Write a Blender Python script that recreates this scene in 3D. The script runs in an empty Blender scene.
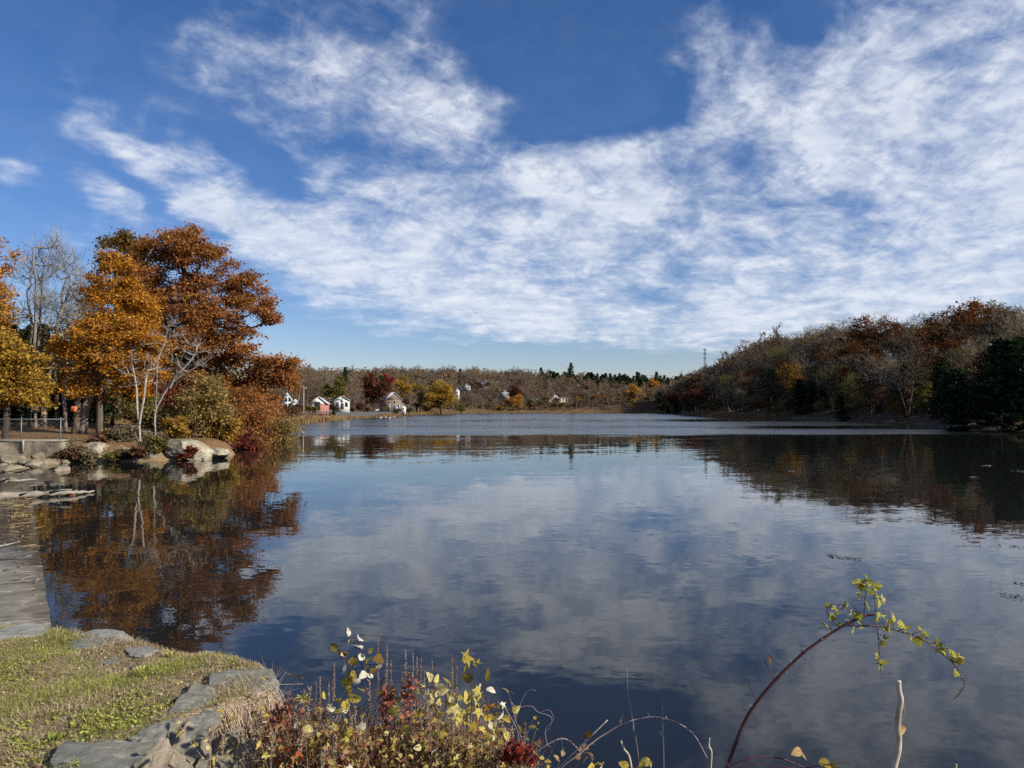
import bpy, math, random
import numpy as np
PI = math.pi
sc = bpy.context.scene
COL = sc.collection
R = np.random.default_rng(7)
F = 720.0; H = 3.4
TH = math.atan(24.5/F)
def W(px, py, d):
    """world point seen through a pixel of the photograph at a real distance d (metres along y)"""
    a = (px-512)/F; b = (384-py)/F
    v = np.array([a, math.cos(TH)-b*math.sin(TH), math.sin(TH)+b*math.cos(TH)])
    v = v/v[1]*d
    return np.array([v[0], d, H+v[2]])
def sst(a, b, x):
    t = np.clip((x-a)/(b-a), 0, 1); return t*t*(3-2*t)
# ------------------------------------------------------------------ noise
def _h(ix, iy, iz, s):
    n = (ix*374761393 + iy*668265263 + iz*2147483647 + s*974634777) & 0xffffffff
    n = ((n ^ (n >> 13))*1274126177) & 0xffffffff
    return ((n ^ (n >> 16)) & 0xffff)/65535.0
def noise3(P, s=0):
    P = np.asarray(P, float); I = np.floor(P).astype(np.int64); f = P-I; f = f*f*(3-2*f)
    out = 0
    for dx in (0, 1):
        for dy in (0, 1):
            for dz in (0, 1):
                w = (f[..., 0] if dx else 1-f[..., 0])*(f[..., 1] if dy else 1-f[..., 1])*(f[..., 2] if dz else 1-f[..., 2])
                out = out+w*_h(I[..., 0]+dx, I[..., 1]+dy, I[..., 2]+dz, s)
    return out*2-1
def fbm(P, o=4, s=0):
    P = np.asarray(P, float); a = 1; t = 0
    for k in range(o):
        t = t+a*noise3(P*2**k+17.3*k, s+k); a *= .5
    return t
# ------------------------------------------------------------------ mesh builder
class MB:
    def __init__(s): s.V = []; s.Q = []; s.T = []; s.n = 0; s.qv = []; s.tv = []
    def add(s, V, Q=None, T=None, v=.5):
        V = np.asarray(V, float).reshape(-1, 3)
        for (A, L, LV) in ((Q, s.Q, s.qv), (T, s.T, s.tv)):
            if A is not None and len(A):
                A = np.asarray(A, np.int64); L.append(A+s.n)
                LV.append(np.broadcast_to(np.asarray(v, float), (len(A),)).copy())
        s.V.append(V); s.n += len(V); return s
    def box(s, c, d, rz=0, v=.5):
        x, y, z = [q/2 for q in d]
        P = np.array([[-x,-y,-z],[x,-y,-z],[x,y,-z],[-x,y,-z],[-x,-y,z],[x,-y,z],[x,y,z],[-x,y,z]])
        if rz:
            c_, s_ = math.cos(rz), math.sin(rz); P = P@np.array([[c_, s_, 0], [-s_, c_, 0], [0, 0, 1]])
        return s.add(P+np.asarray(c), [[0,3,2,1],[4,5,6,7],[0,1,5,4],[1,2,6,5],[2,3,7,6],[3,0,4,7]], v=v)
    def gable(s, c, d, rz=0, v=.5):
        """ridge along local y; c = centre of the base"""
        x, y, z = d[0]/2, d[1]/2, d[2]
        P = np.array([[-x,-y,0],[x,-y,0],[x,y,0],[-x,y,0],[0,-y,z],[0,y,z]])
        if rz:
            c_, s_ = math.cos(rz), math.sin(rz); P = P@np.array([[c_, s_, 0], [-s_, c_, 0], [0, 0, 1]])
        return s.add(P+np.asarray(c), [[0,3,2,1],[1,2,5,4],[3,0,4,5]], [[0,1,4],[2,3,5]], v=v)
    def segs(s, P0, P1, R0, R1, n=5, v=.5):
        P0 = np.asarray(P0, float); P1 = np.asarray(P1, float); S = len(P0)
        if not S: return s
        R0 = np.broadcast_to(R0, (S,)); R1 = np.broadcast_to(R1, (S,))
        D = P1-P0; L = np.linalg.norm(D, axis=1, keepdims=True)+1e-9; D = D/L
        ref = np.where(np.abs(D[:, 2:3]) > .8, np.array([[1., 0, 0]]), np.array([[0, 0, 1.]]))
        A = np.cross(D, ref); A /= np.linalg.norm(A, axis=1, keepdims=True)+1e-9; B = np.cross(D, A)
        th = np.arange(n)*2*PI/n; c = np.cos(th)[None, :, None]; q = np.sin(th)[None, :, None]
        ring = A[:, None]*c+B[:, None]*q
        V = np.stack([P0[:, None]+ring*R0[:, None, None], (P1+D*R1[:, None]*.3)[:, None]+ring*R1[:, None, None]], 1).reshape(-1, 3)
        b = (np.arange(S)*2*n)[:, None]; i = np.arange(n)[None]; j = (i+1) % n
        Q = np.stack([b+i, b+j, b+n+j, b+n+i], -1).reshape(-1, 4)
        return s.add(V, Q, v=np.repeat(np.broadcast_to(np.asarray(v, float), (S,)), n))
    def strips(s, P0, P1, w, v=.5, rng=R):
        """thin twigs: flat tapering slivers facing random ways"""
        P0 = np.asarray(P0); P1 = np.asarray(P1); S = len(P0)
        D = P1-P0; X = np.cross(D, rng.normal(size=(S, 3))); X /= np.linalg.norm(X, axis=1, keepdims=True)+1e-9
        w = np.broadcast_to(np.asarray(w, float), (S,))[:, None]
        V = np.stack([P0-X*w, P0+X*w, P1+X*w*.4, P1-X*w*.4], 1).reshape(-1, 3)
        Q = np.arange(S*4).reshape(S, 4)
        return s.add(V, Q, v=v)
    def tube(s, P, r, n=7, v=.5, cap=True):
        """one smooth tube along a polyline, rings shared"""
        P = np.asarray(P, float); m = len(P); r = np.broadcast_to(np.asarray(r, float), (m,))
        T = np.gradient(P, axis=0); T /= np.linalg.norm(T, axis=1, keepdims=True)+1e-12
        a = np.cross(T[0], [0, 0, 1.] if abs(T[0][2]) < .8 else [1., 0, 0]); V = []
        for i in range(m):
            a = a-T[i]*np.dot(a, T[i]); a /= np.linalg.norm(a)+1e-12; b = np.cross(T[i], a)
            th = np.arange(n)*2*PI/n
            V.append(P[i]+r[i]*(np.cos(th)[:, None]*a+np.sin(th)[:, None]*b))
        Q = []
        for i in range(m-1):
            for k in range(n):
                l = (k+1) % n; Q.append([i*n+k, i*n+l, (i+1)*n+l, (i+1)*n+k])
        V = np.concatenate(V+[P[:1], P[-1:]]); Tt = None
        if cap:
            Tt = [[(k+1) % n, k, m*n] for k in range(n)]+[[(m-1)*n+k, (m-1)*n+(k+1) % n, m*n+1] for k in range(n)]
        return s.add(V, Q, Tt, v=v)
    def inst(s, TV, TQ, P, X, Y, Z, S, v=.5, TT=None):
        """copies of a little template (a leaf) at P with frames X,Y,Z and size S"""
        P = np.asarray(P, float); n = len(P); m = len(TV)
        if not n: return s
        S = np.asarray(S, float)
        if S.ndim == 1: S = S[:, None].repeat(3, 1)
        V = P[:, None]+(TV[None, :, 0:1]*S[:, None, 0:1])*X[:, None]+(TV[None, :, 1:2]*S[:, None, 1:2])*Y[:, None]+(TV[None, :, 2:3]*S[:, None, 2:3])*Z[:, None]
        v = np.broadcast_to(np.asarray(v, float), (n,))
        off = (np.arange(n)*m)[:, None, None]
        Q = (np.asarray(TQ)[None]+off).reshape(-1, 4) if len(TQ) else None
        T = (np.asarray(TT)[None]+off).reshape(-1, 3) if TT is not None else None
        V = V.reshape(-1, 3)
        if Q is not None: s.Q.append(Q+s.n); s.qv.append(np.repeat(v, len(TQ)))
        if T is not None: s.T.append(T+s.n); s.tv.append(np.repeat(v, len(TT)))
        s.V.append(V); s.n += len(V); return s
    def join(s, o, M=None, t=None, dv=None):
        V = np.concatenate(o.V); V = V if M is None else V@M.T
        if t is not None: V = V+t
        for q, w in zip(o.Q, o.qv): s.Q.append(q+s.n); s.qv.append(w if dv is None else w*.45+dv*.55)
        for q, w in zip(o.T, o.tv): s.T.append(q+s.n); s.tv.append(w)
        s.V.append(V); s.n += len(V); return s
    def mesh(s, name, mat, smooth=False):
        V = np.concatenate(s.V); Q = np.concatenate(s.Q) if s.Q else np.zeros((0, 4), np.int64); T = np.concatenate(s.T) if s.T else np.zeros((0, 3), np.int64)
        vals = np.concatenate(s.qv+s.tv) if (s.qv or s.tv) else np.zeros(0)
        me = bpy.data.meshes.new(name); me.vertices.add(len(V)); me.vertices.foreach_set('co', V.astype(np.float32).ravel())
        me.loops.add(Q.size+T.size); me.loops.foreach_set('vertex_index', np.concatenate([Q.ravel(), T.ravel()]).astype(np.int32))
        tot = len(Q)+len(T); me.polygons.add(tot)
        st = np.concatenate([np.arange(len(Q))*4, len(Q)*4+np.arange(len(T))*3]).astype(np.int32)
        me.polygons.foreach_set('loop_start', st)
        if smooth: me.polygons.foreach_set('use_smooth', np.ones(tot, bool))
        at = me.attributes.new('v', 'FLOAT', 'FACE'); at.data.foreach_set('value', vals.astype(np.float32))
        me.update(calc_edges=True)
        if mat: me.materials.append(mat)
        return me
    def build(s, name, mat, parent=None, smooth=False, loc=None):
        me = s.mesh(name, mat, smooth)
        o = bpy.data.objects.new(name, me); COL.objects.link(o)
        if parent is not None: o.parent = parent
        if loc is not None: o.location = loc
        return o
def tag(o, label=None, cat=None, group=None, kind=None):
    if label: o['label'] = label
    if cat: o['category'] = cat
    if group: o['group'] = group
    if kind: o['kind'] = kind
    return o
def thing(name, label, cat, loc=(0, 0, 0), rz=0, group=None):
    o = bpy.data.objects.new(name, None); COL.objects.link(o); o.empty_display_size = .2
    o.location = loc; o.rotation_euler = (0, 0, rz)
    return tag(o, label, cat, group)
def dup(root, loc, rz=0, sc_=1., label=None, group=None):
    r = root.copy(); COL.objects.link(r); r.location = loc; r.rotation_euler = (0, 0, rz)
    r.scale = (sc_,)*3 if np.isscalar(sc_) else sc_
    if label: r['label'] = label
    if group: r['group'] = group
    for ch in root.children:
        c = ch.copy(); COL.objects.link(c); c.parent = r
        for g in ch.children:
            k = g.copy(); COL.objects.link(k); k.parent = c
    return r
# ------------------------------------------------------------------ node expressions
class NX:
    def __init__(s, nt, sk): s.nt = nt; s.k = sk
    def _m(s, op, *o, clamp=False):
        n = s.nt.nodes.new('ShaderNodeMath'); n.operation = op; n.use_clamp = clamp
        for i, x in enumerate((s,)+o):
            if isinstance(x, NX): s.nt.links.new(x.k, n.inputs[i])
            else: n.inputs[i].default_value = x
        return NX(s.nt, n.outputs[0])
    def __add__(s, o): return s._m('ADD', o)
    def __radd__(s, o): return s._m('ADD', o)
    def __sub__(s, o): return s._m('SUBTRACT', o)
    def __rsub__(s, o): return (s*-1)+o
    def __mul__(s, o): return s._m('MULTIPLY', o)
    def __rmul__(s, o): return s._m('MULTIPLY', o)
    def __truediv__(s, o): return s._m('DIVIDE', o)
    def pw(s, o): return s._m('POWER', o)
    def mx(s, o): return s._m('MAXIMUM', o)
    def mn(s, o): return s._m('MINIMUM', o)
    def cl(s): return s._m('ADD', 0., clamp=True)
    def fn(s, op, *o): return s._m(op, *o)
    def ss(s, a, b, lo=0., hi=1.):
        n = s.nt.nodes.new('ShaderNodeMapRange'); n.interpolation_type = 'SMOOTHSTEP'
        s.nt.links.new(s.k, n.inputs[0])
        for i, x in zip((1, 2, 3, 4), (a, b, lo, hi)): n.inputs[i].default_value = x
        return NX(s.nt, n.outputs[0])
def comb(nt, *xs):
    n = nt.nodes.new('ShaderNodeCombineXYZ')
    for i, x in enumerate(xs):
        if isinstance(x, NX): nt.links.new(x.k, n.inputs[i])
        else: n.inputs[i].default_value = x
    return n.outputs[0]
def nnoise(nt, vec, scale=5, detail=4, rough=.55, dist=0., out=0, lac=2.):
    n = nt.nodes.new('ShaderNodeTexNoise'); n.noise_dimensions = '3D'
    if vec is not None: nt.links.new(vec, n.inputs['Vector'])
    n.inputs['Scale'].default_value = scale; n.inputs['Detail'].default_value = detail
    n.inputs['Roughness'].default_value = rough; n.inputs['Distortion'].default_value = dist; n.inputs['Lacunarity'].default_value = lac
    return NX(nt, n.outputs[0]) if out == 0 else n.outputs[1]
def sep(nt, vec):
    n = nt.nodes.new('ShaderNodeSeparateXYZ'); nt.links.new(vec, n.inputs[0]); return [NX(nt, o) for o in n.outputs]
def mixc(nt, f, a, b):
    n = nt.nodes.new('ShaderNodeMix'); n.data_type = 'RGBA'
    for i, x in ((0, f), (6, a), (7, b)):
        if isinstance(x, NX): nt.links.new(x.k, n.inputs[i])
        elif isinstance(x, bpy.types.NodeSocket): nt.links.new(x, n.inputs[i])
        elif i == 0: n.inputs[i].default_value = x
        else: n.inputs[i].default_value = (*x, 1)
    return n.outputs[2]
def ramp(nt, f, stops):
    n = nt.nodes.new('ShaderNodeValToRGB'); nt.links.new(f.k, n.inputs[0]); e = n.color_ramp.elements
    while len(e) < len(stops): e.new(.5)
    for q, (p, c) in zip(e, stops): q.position = p; q.color = (*c, 1)
    return n.outputs[0]
def newmat(name):
    m = bpy.data.materials.new(name); m.use_nodes = True; nt = m.node_tree; nt.nodes.clear()
    o = nt.nodes.new('ShaderNodeOutputMaterial'); return m, nt, o
def even(cols):
    return [(i/(max(1, len(cols)-1)), c) for i, c in enumerate(cols)]
def leafmat(name, cols, trans=.35, objv=.25, spots=0):
    m, nt, o = newmat(name)
    a = nt.nodes.new('ShaderNodeAttribute'); a.attribute_name = 'v'; v = NX(nt, a.outputs['Fac'])
    oi = nt.nodes.new('ShaderNodeObjectInfo'); v = (v+(NX(nt, oi.outputs['Random'])-.5)*objv).cl()
    c = ramp(nt, v, even(cols))
    if spots:   # blotches and browned patches of the leaf itself
        g = nt.nodes.new('ShaderNodeNewGeometry'); a1 = nnoise(nt, g.outputs['Position'], 70, 4, .65).ss(.50, .62); c = mixc(nt, a1*spots, c, (.17, .09, .035))
        a2 = nnoise(nt, g.outputs['Position'], 260, 2, .5).ss(.60, .68); c = mixc(nt, a2*spots, c, (.05, .028, .015))
    d = nt.nodes.new('ShaderNodeBsdfDiffuse'); t = nt.nodes.new('ShaderNodeBsdfTranslucent'); mx = nt.nodes.new('ShaderNodeMixShader')
    nt.links.new(c, d.inputs[0]); nt.links.new(c, t.inputs[0]); mx.inputs[0].default_value = trans
    nt.links.new(d.outputs[0], mx.inputs[1]); nt.links.new(t.outputs[0], mx.inputs[2]); nt.links.new(mx.outputs[0], o.inputs[0])
    return m
def surf(name, cols, scale=3., detail=6, rough=.85, bump=.3, bscale=None, bdist=.02, stretch=(1, 1, 1), coord='Object', spec=.3, usev=0., metal=0., extra=None):
    """general solid material: colour ramp over noise with bump"""
    m, nt, o = newmat(name)
    p = nt.nodes.new('ShaderNodeBsdfPrincipled'); nt.links.new(p.outputs[0], o.inputs[0])
    tc = nt.nodes.new('ShaderNodeTexCoord'); mp = nt.nodes.new('ShaderNodeMapping'); nt.links.new(tc.outputs[coord], mp.inputs[0]); mp.inputs['Scale'].default_value = stretch
    vec = mp.outputs[0]
    f = nnoise(nt, vec, scale, detail, .6); f = (f-.5)*1.9+.5
    if usev:
        a = nt.nodes.new('ShaderNodeAttribute'); a.attribute_name = 'v'; f = f*(1-usev)+NX(nt, a.outputs['Fac'])*usev
    c = ramp(nt, f.cl(), even(cols))
    if extra: c = extra(nt, vec, c)
    nt.links.new(c, p.inputs['Base Color'])
    p.inputs['Roughness'].default_value = rough; p.inputs['Specular IOR Level'].default_value = spec; p.inputs['Metallic'].default_value = metal
    if bump:
        b = nt.nodes.new('ShaderNodeBump'); b.inputs['Strength'].default_value = bump; b.inputs['Distance'].default_value = bdist
        nt.links.new(nnoise(nt, vec, bscale or scale*3, 8, .65).k, b.inputs['Height']); nt.links.new(b.outputs[0], p.inputs['Normal'])
    return m
# ================================================================== camera, sun, sky
cam = bpy.data.cameras.new('camera'); co = bpy.data.objects.new('camera', cam); COL.objects.link(co); sc.camera = co
cam.sensor_width = 36; cam.lens = F/1024*36; cam.clip_start = .05; cam.clip_end = 5000
co.location = (0, 0, H); co.rotation_euler = (PI/2+TH, 0, 0)
SAZ, SEL = math.radians(112), math.radians(29)
sdir = np.array([math.sin(SAZ)*math.cos(SEL), math.cos(SAZ)*math.cos(SEL), math.sin(SEL)])
sl = bpy.data.lights.new('sun', 'SUN'); so = bpy.data.objects.new('sun', sl); COL.objects.link(so)
sl.energy = 5.0; sl.angle = math.radians(.53); sl.color = (1, .93, .82)
from mathutils import Vector
so.rotation_euler = Vector(sdir).to_track_quat('Z', 'Y').to_euler()
w = bpy.data.worlds.new('World'); sc.world = w; w.use_nodes = True; nt = w.node_tree; nt.nodes.clear()
wo = nt.nodes.new('ShaderNodeOutputWorld'); bg = nt.nodes.new('ShaderNodeBackground'); nt.links.new(bg.outputs[0], wo.inputs[0])
sky = nt.nodes.new('ShaderNodeTexSky'); sky.sky_type = 'NISHITA'; sky.sun_disc = False
sky.sun_elevation = SEL; sky.sun_rotation = SAZ; sky.altitude = 50; sky.air_density = 1.0; sky.dust_density = .35; sky.ozone_density = 2.2
def ae(px, py):
    v = W(px, py, 1.)-np.array([0, 0, H]); v /= np.linalg.norm(v)
    return math.atan2(v[0], v[1]), math.asin(v[2])
tc = nt.nodes.new('ShaderNodeTexCoord'); gen = tc.outputs['Generated']
X, Y, Z = sep(nt, gen)
az = X.fn('ARCTAN2', Y); el = Z.fn('ARCSINE')
# sheet of cloud seen in perspective: direction / height
zz = Z.mx(0.)+.10
px_, py_ = X/zz, Y/zz
sheet = comb(nt, px_, py_, 0.)
wr, wg, wb = sep(nt, nnoise(nt, sheet, 1.6, 4, .6, out=1)); warp, warp2 = wr, wg
azw = az+(warp-.5)*.13; elw = el+(warp2-.5)*.075
def fcurve(x, xs, ys):
    n = nt.nodes.new('ShaderNodeFloatCurve'); nt.links.new(x.k, n.inputs[1]); c = n.mapping.curves[0]; n.mapping.use_clip = False
    while len(c.points) < len(xs): c.points.new(.5, .5)
    for p, u, v in zip(c.points, xs, ys): p.location = (u, v); p.handle_type = 'AUTO'
    n.mapping.update(); return NX(nt, n.outputs[0])
BL = [ # px,py,rx,ry,rot,weight
 (150,158,84,12,30,1.05),(205,198,60,20,38,.65),(250,225,40,18,42,.45),(115,195,52,16,34,.45),(60,232,40,14,20,.2),(140,235,60,20,25,.3),(5,172,24,9,10,.5),
 (370,75,120,42,8,.62),(270,45,70,18,-8,.38),(455,105,70,28,0,.5),(350,8,90,12,0,.50),(360,128,80,16,6,.36),(212,133,8,4,20,.3),
 (310,250,110,50,42,.55),(420,255,170,62,22,.62),(470,300,120,24,14,.50),(560,225,120,60,0,.55),(640,165,80,50,-30,.50),(500,185,120,22,0,.35),
 (720,110,64,74,-30,.62),(820,110,50,50,0,.4),(760,250,160,60,8,.58),(900,60,110,80,0,.80),(980,170,140,90,0,.75),(860,150,60,50,0,.45),(900,290,180,40,0,.55),(740,50,34,80,-10,.30),(700,20,26,36,0,.40),
 (640,310,150,34,0,.42),(760,325,130,24,0,.40),(600,345,90,9,0,.16),(960,325,180,22,0,.42),(1150,150,140,220,0,.8),(860,348,200,16,0,.40),(600,155,70,26,-10,.35),(520,160,60,20,0,.25),(658,55,8,10,30,.5)]
GAP = [(840,205,30,14,10,.42),(700,200,20,26,0,.25),(740,150,18,36,10,.25),(905,150,24,28,0,.25),(790,75,14,32,0,.45),(815,20,24,22,0,.5),(560,55,80,60,0,.5),(640,80,50,50,20,.45),(300,362,300,22,0,.6),(570,130,70,20,0,.3),(460,376,260,22,0,.4),(600,275,60,8,10,.22),(1000,235,60,18,0,.3),(265,165,50,16,35,.6),(180,240,40,12,35,.2),(880,250,60,8,0,.15),(760,200,18,14,0,.22)]
A_LO, A_HI, E_LO, E_HI = -.80, .80, -.03, .62
NA, NE = 44, 32
ga, ge = np.meshgrid(np.linspace(A_LO, A_HI, NA), np.linspace(E_LO, E_HI, NE), indexing='ij'); M_ = np.zeros_like(ga)
for sg, LL in ((1, BL), (-1, GAP)):
    for (bx, by, rx, ry, rot, k) in LL:
        a0, e0 = ae(bx, by); a1, _ = ae(bx+1, by); _, e1 = ae(bx, by-1)
        u = (ga-a0)/(a1-a0); v = -(ge-e0)/(e1-e0); c, s_ = math.cos(math.radians(rot)), math.sin(math.radians(rot))
        p = (u*c+v*s_)/rx; q = (v*c-u*s_)/ry; M_ += sg*k*np.exp(-p*p-q*q)
M_ = np.clip(M_, -.5, 1.0)
Us, Ss, Vs = np.linalg.svd(M_, full_matrices=False); RK = 11
ua = (azw-A_LO)*(1/(A_HI-A_LO)); ue = (elw-E_LO)*(1/(E_HI-E_LO)); ua = ua.cl(); ue = ue.cl(); m = None
for i in range(RK):
    f_ = Us[:, i]*math.sqrt(Ss[i]); g_ = Vs[i]*math.sqrt(Ss[i]); kf = np.abs(f_).max()*2.02; kg = np.abs(g_).max()*2.02
    q = (fcurve(ua, np.linspace(0, 1, NA), f_/kf+.5)-.5)*(fcurve(ue, np.linspace(0, 1, NE), g_/kg+.5)-.5)*(kf*kg)
    m = q if m is None else m+q
# outside the photographed part of the sky: scattered cloud
gen_c = nnoise(nt, sheet, .8, 4, .55).ss(.42, .62)*.55
front = Y.ss(.05, .35)
hi = el.ss(.52, .70); 
m = m*front*(1-hi)+gen_c*(1-front*(1-hi))
# cloud texture: puffs, mackerel grain, streaks
n1 = nnoise(nt, sheet, 3.4, 7, .6, .3)
n2 = nnoise(nt, comb(nt, px_*.8+py_*.9, (py_-px_)*2.6, 3.), 5.5, 4, .6, .5)
n3 = nnoise(nt, comb(nt, (az*.82-el*.57)*5., (el*.82+az*.57)*26., 1.), 2.2, 4, .62, .4)
n5 = nnoise(nt, comb(nt, az, el, 5.), 8.5, 7, .60, .6)
he = el.ss(.10, .34)
n6 = nnoise(nt, comb(nt, (az*.9+el*.5)*11., (el*.9-az*.4)*26., 2.), 2.4, 5, .62, .8)
n7 = nnoise(nt, comb(nt, az*1.0-el*.35, el*1.7+az*.35, 8.), 17., 9, .68, .7)
base = ((m*1.12+(n1-.5)*1.7+(n5-.5)*1.9+(n2-.5)*.5-.06)*m.ss(-.05, .22)).ss(-.12, 1.1)
fine = ((n7-.5)*2.5+(n6-.5)*1.1+(n3-.5)*.8+.64).cl()
thick = (m-.30).cl()*.75
dens = (base*(fine*(.98-thick*.35)+thick*.55+.06)+base*base*.10).cl()*.90*Z.ss(-.01, .05)
n4 = nnoise(nt, comb(nt, px_, py_*1.2, 9.), 6., 5, .66)
shade = ((n4-.5)*1.3+(n1-.5)*.9+.62).cl()
ccol = ramp(nt, shade, [(0, (4.6, 5.3, 6.7)), (.5, (6.7, 7.3, 8.5)), (1, (9.5, 9.7, 10.1))])
grade = nt.nodes.new('ShaderNodeMix'); grade.data_type = 'RGBA'; grade.blend_type = 'MULTIPLY'; grade.inputs[0].default_value = 1
nt.links.new(sky.outputs[0], grade.inputs[6]); grade.inputs[7].default_value = (.97, .95, 1.12, 1)
hs = nt.nodes.new('ShaderNodeHueSaturation'); hs.inputs['Saturation'].default_value = 1.22; nt.links.new(grade.outputs[2], hs.inputs['Color'])
mixed = mixc(nt, dens*.93, hs.outputs[0], ccol)
nt.links.new(mixed, bg.inputs[0]); bg.inputs[1].default_value = .074
w.cycles.sampling_method = 'MANUAL'; w.cycles.sample_map_resolution = 512
vs = sc.view_settings; vs.view_transform = 'Standard'; vs.look = 'None'; vs.gamma = 1; vs.exposure = .47; vs.use_curve_mapping = False
cy = sc.cycles; cy.max_bounces = 5; cy.diffuse_bounces = 2; cy.glossy_bounces = 3; cy.transmission_bounces = 4; cy.transparent_max_bounces = 8
cy.caustics_reflective = False; cy.caustics_refractive = False; cy.sample_clamp_indirect = 4
cy.use_denoising = False; cy.use_adaptive_sampling = True; cy.adaptive_threshold = .015
# ================================================================== shoreline and terrain
LAKE = np.array([(-1.2,5.55),(-2.4,5.9),(-4.2,7.2),(-6.9,10.9),(-10.5,16.2),(-17.7,26.8),(-26.0,38.6),(-27.0,42),(-28.2,45.0),(-27.6,46.0),(-25,46.4),(-23.1,46.6),(-20.1,48.4),(-20.3,53),(-24.5,61),
 (-28.5,74),(-32,92),(-39,120),(-45,148),(-48,181),(-50,215),(-51,260),(-48,306),(-52,350),(-50,400),(-46,440),(-41,470),(-20,515),(6,544),(60,548),(97,544),(108,500),(104,445),(94,400),(90,350),(90,288),(95,258),(95,222),(93,188),(84,148),(74,109),(70,95),(82,60),(84,30),(78,5),(60,-20),(30,-14),(12,-2),(8,3),(5.5,5.4),(2,5.6)], float)
def sdf(x, y):
    """distance to the shoreline, positive on land"""
    x = np.asarray(x, float); y = np.asarray(y, float); d = np.full(x.shape, 1e9); ins = np.zeros(x.shape, bool)
    n = len(LAKE)
    for i in range(n):
        a, b = LAKE[i], LAKE[(i+1) % n]; e = b-a
        t = np.clip(((x-a[0])*e[0]+(y-a[1])*e[1])/(e@e), 0, 1)
        d = np.minimum(d, np.hypot(x-a[0]-t*e[0], y-a[1]-t*e[1]))
        c = ((a[1] > y) != (b[1] > y)); xx = a[0]+(y-a[1])/(e[1] if abs(e[1]) > 1e-9 else 1e-9)*e[0]
        ins ^= c & (x < xx)
    return np.where(ins, -d, d)
PLAT = np.array([(-1.95,-4),(-1.98,2.6),(-1.93,3.35),(-1.74,3.9),(-1.46,4.32),(-1.62,4.72),(-2.1,5.02),(-3.0,5.34),(-4.4,5.75),(-7,6.2),(-16,6.9),(-16,-4)])
def psdf(x, y):
    d = np.full(np.shape(x), 1e9); ins = np.zeros(np.shape(x), bool); n = len(PLAT)
    for i in range(n):
        a, b = PLAT[i], PLAT[(i+1) % n]; e = b-a
        t = np.clip(((x-a[0])*e[0]+(y-a[1])*e[1])/(e@e), 0, 1)
        d = np.minimum(d, np.hypot(x-a[0]-t*e[0], y-a[1]-t*e[1]))
        c = ((a[1] > y) != (b[1] > y)); xx = a[0]+(y-a[1])/(e[1] if abs(e[1]) > 1e-9 else 1e-9)*e[0]
        ins ^= c & (x < xx)
    return np.where(ins, -d, d)
def near(x, y):
    e = psdf(x, y); ze = 1.72-.5*np.clip(y-1.9, 0, 99); ze = np.maximum(ze, -1.2)
    k = sst(-.01, .42, e); z = 1.75*(1-k)+ze*k
    return z-.03*np.clip(y-3.4, 0, 3)*(1-k)
def terr(x, y):
    x = np.asarray(x, float); y = np.asarray(y, float); s = sdf(x, y); so_ = np.clip(s, 0, None)
    k = np.where((x < 0) & (y < 70), .45, np.where(x > 40, 4.0, 7.0))
    amp = np.where((x < 0) & (y < 70), 1.2, 1.7)
    z = -.12+amp*(1-np.exp(-so_/k))+np.where(s > 0, .1*sst(0, .5, s), 0)
    z = z+.035*np.clip(so_-4, 0, 60)*(x < -10)*(y < 130)                     # left bank rises gently
    far = 39*sst(25, 260, so_)*sst(230, 420, y)*(.80+.26*noise3(np.stack([x/170, y/170, 0*x], -1), 3))*sst(-520, -60, x+60)
    far2 = 30*sst(60, 300, so_)*sst(300, 500, y)*(x < -300)*0
    ridge = (10.5+11.5*sst(150, 330, y)+4*sst(330, 460, y)-3*sst(440, 540, y))*sst(4, 58, so_)*sst(35, 80, x)*sst(660, 500, y)
    z = z+np.maximum(far*sst(105, 60, x)+far*sst(60, 105, x)*.9, ridge*(x > 30))
    z = z+.5*noise3(np.stack([x/9, y/9, 0*x], -1), 5)*sst(6, 25, so_)*(y > 60)
    z = np.where(s < 0, -.12-np.minimum(1.8, -s*.6), z)
    z = np.where((x < -27.6) & (x > -60) & (y < 45.75) & (y > 37) & (s > 0), np.minimum(z, .12+.05*s), z)
    # downstream of the dam
    dn = (x < -4.5) & (y < 44) & (s > 0); L = sst(0, 1.0, s)*sst(44.5, 43, y)*sst(-31, -29, x)
    z = np.where((y < 43.5) & (x < -4) & (s > 0), np.where(x > -60, -2.4+0*x, z)*1.0, z)
    nr = (np.hypot(x+3, y) < 9) | ((y < 7) & (x < 3))
    z = np.where(nr & (s > -.4), near(x, y)-.35, z)
    return z
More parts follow.
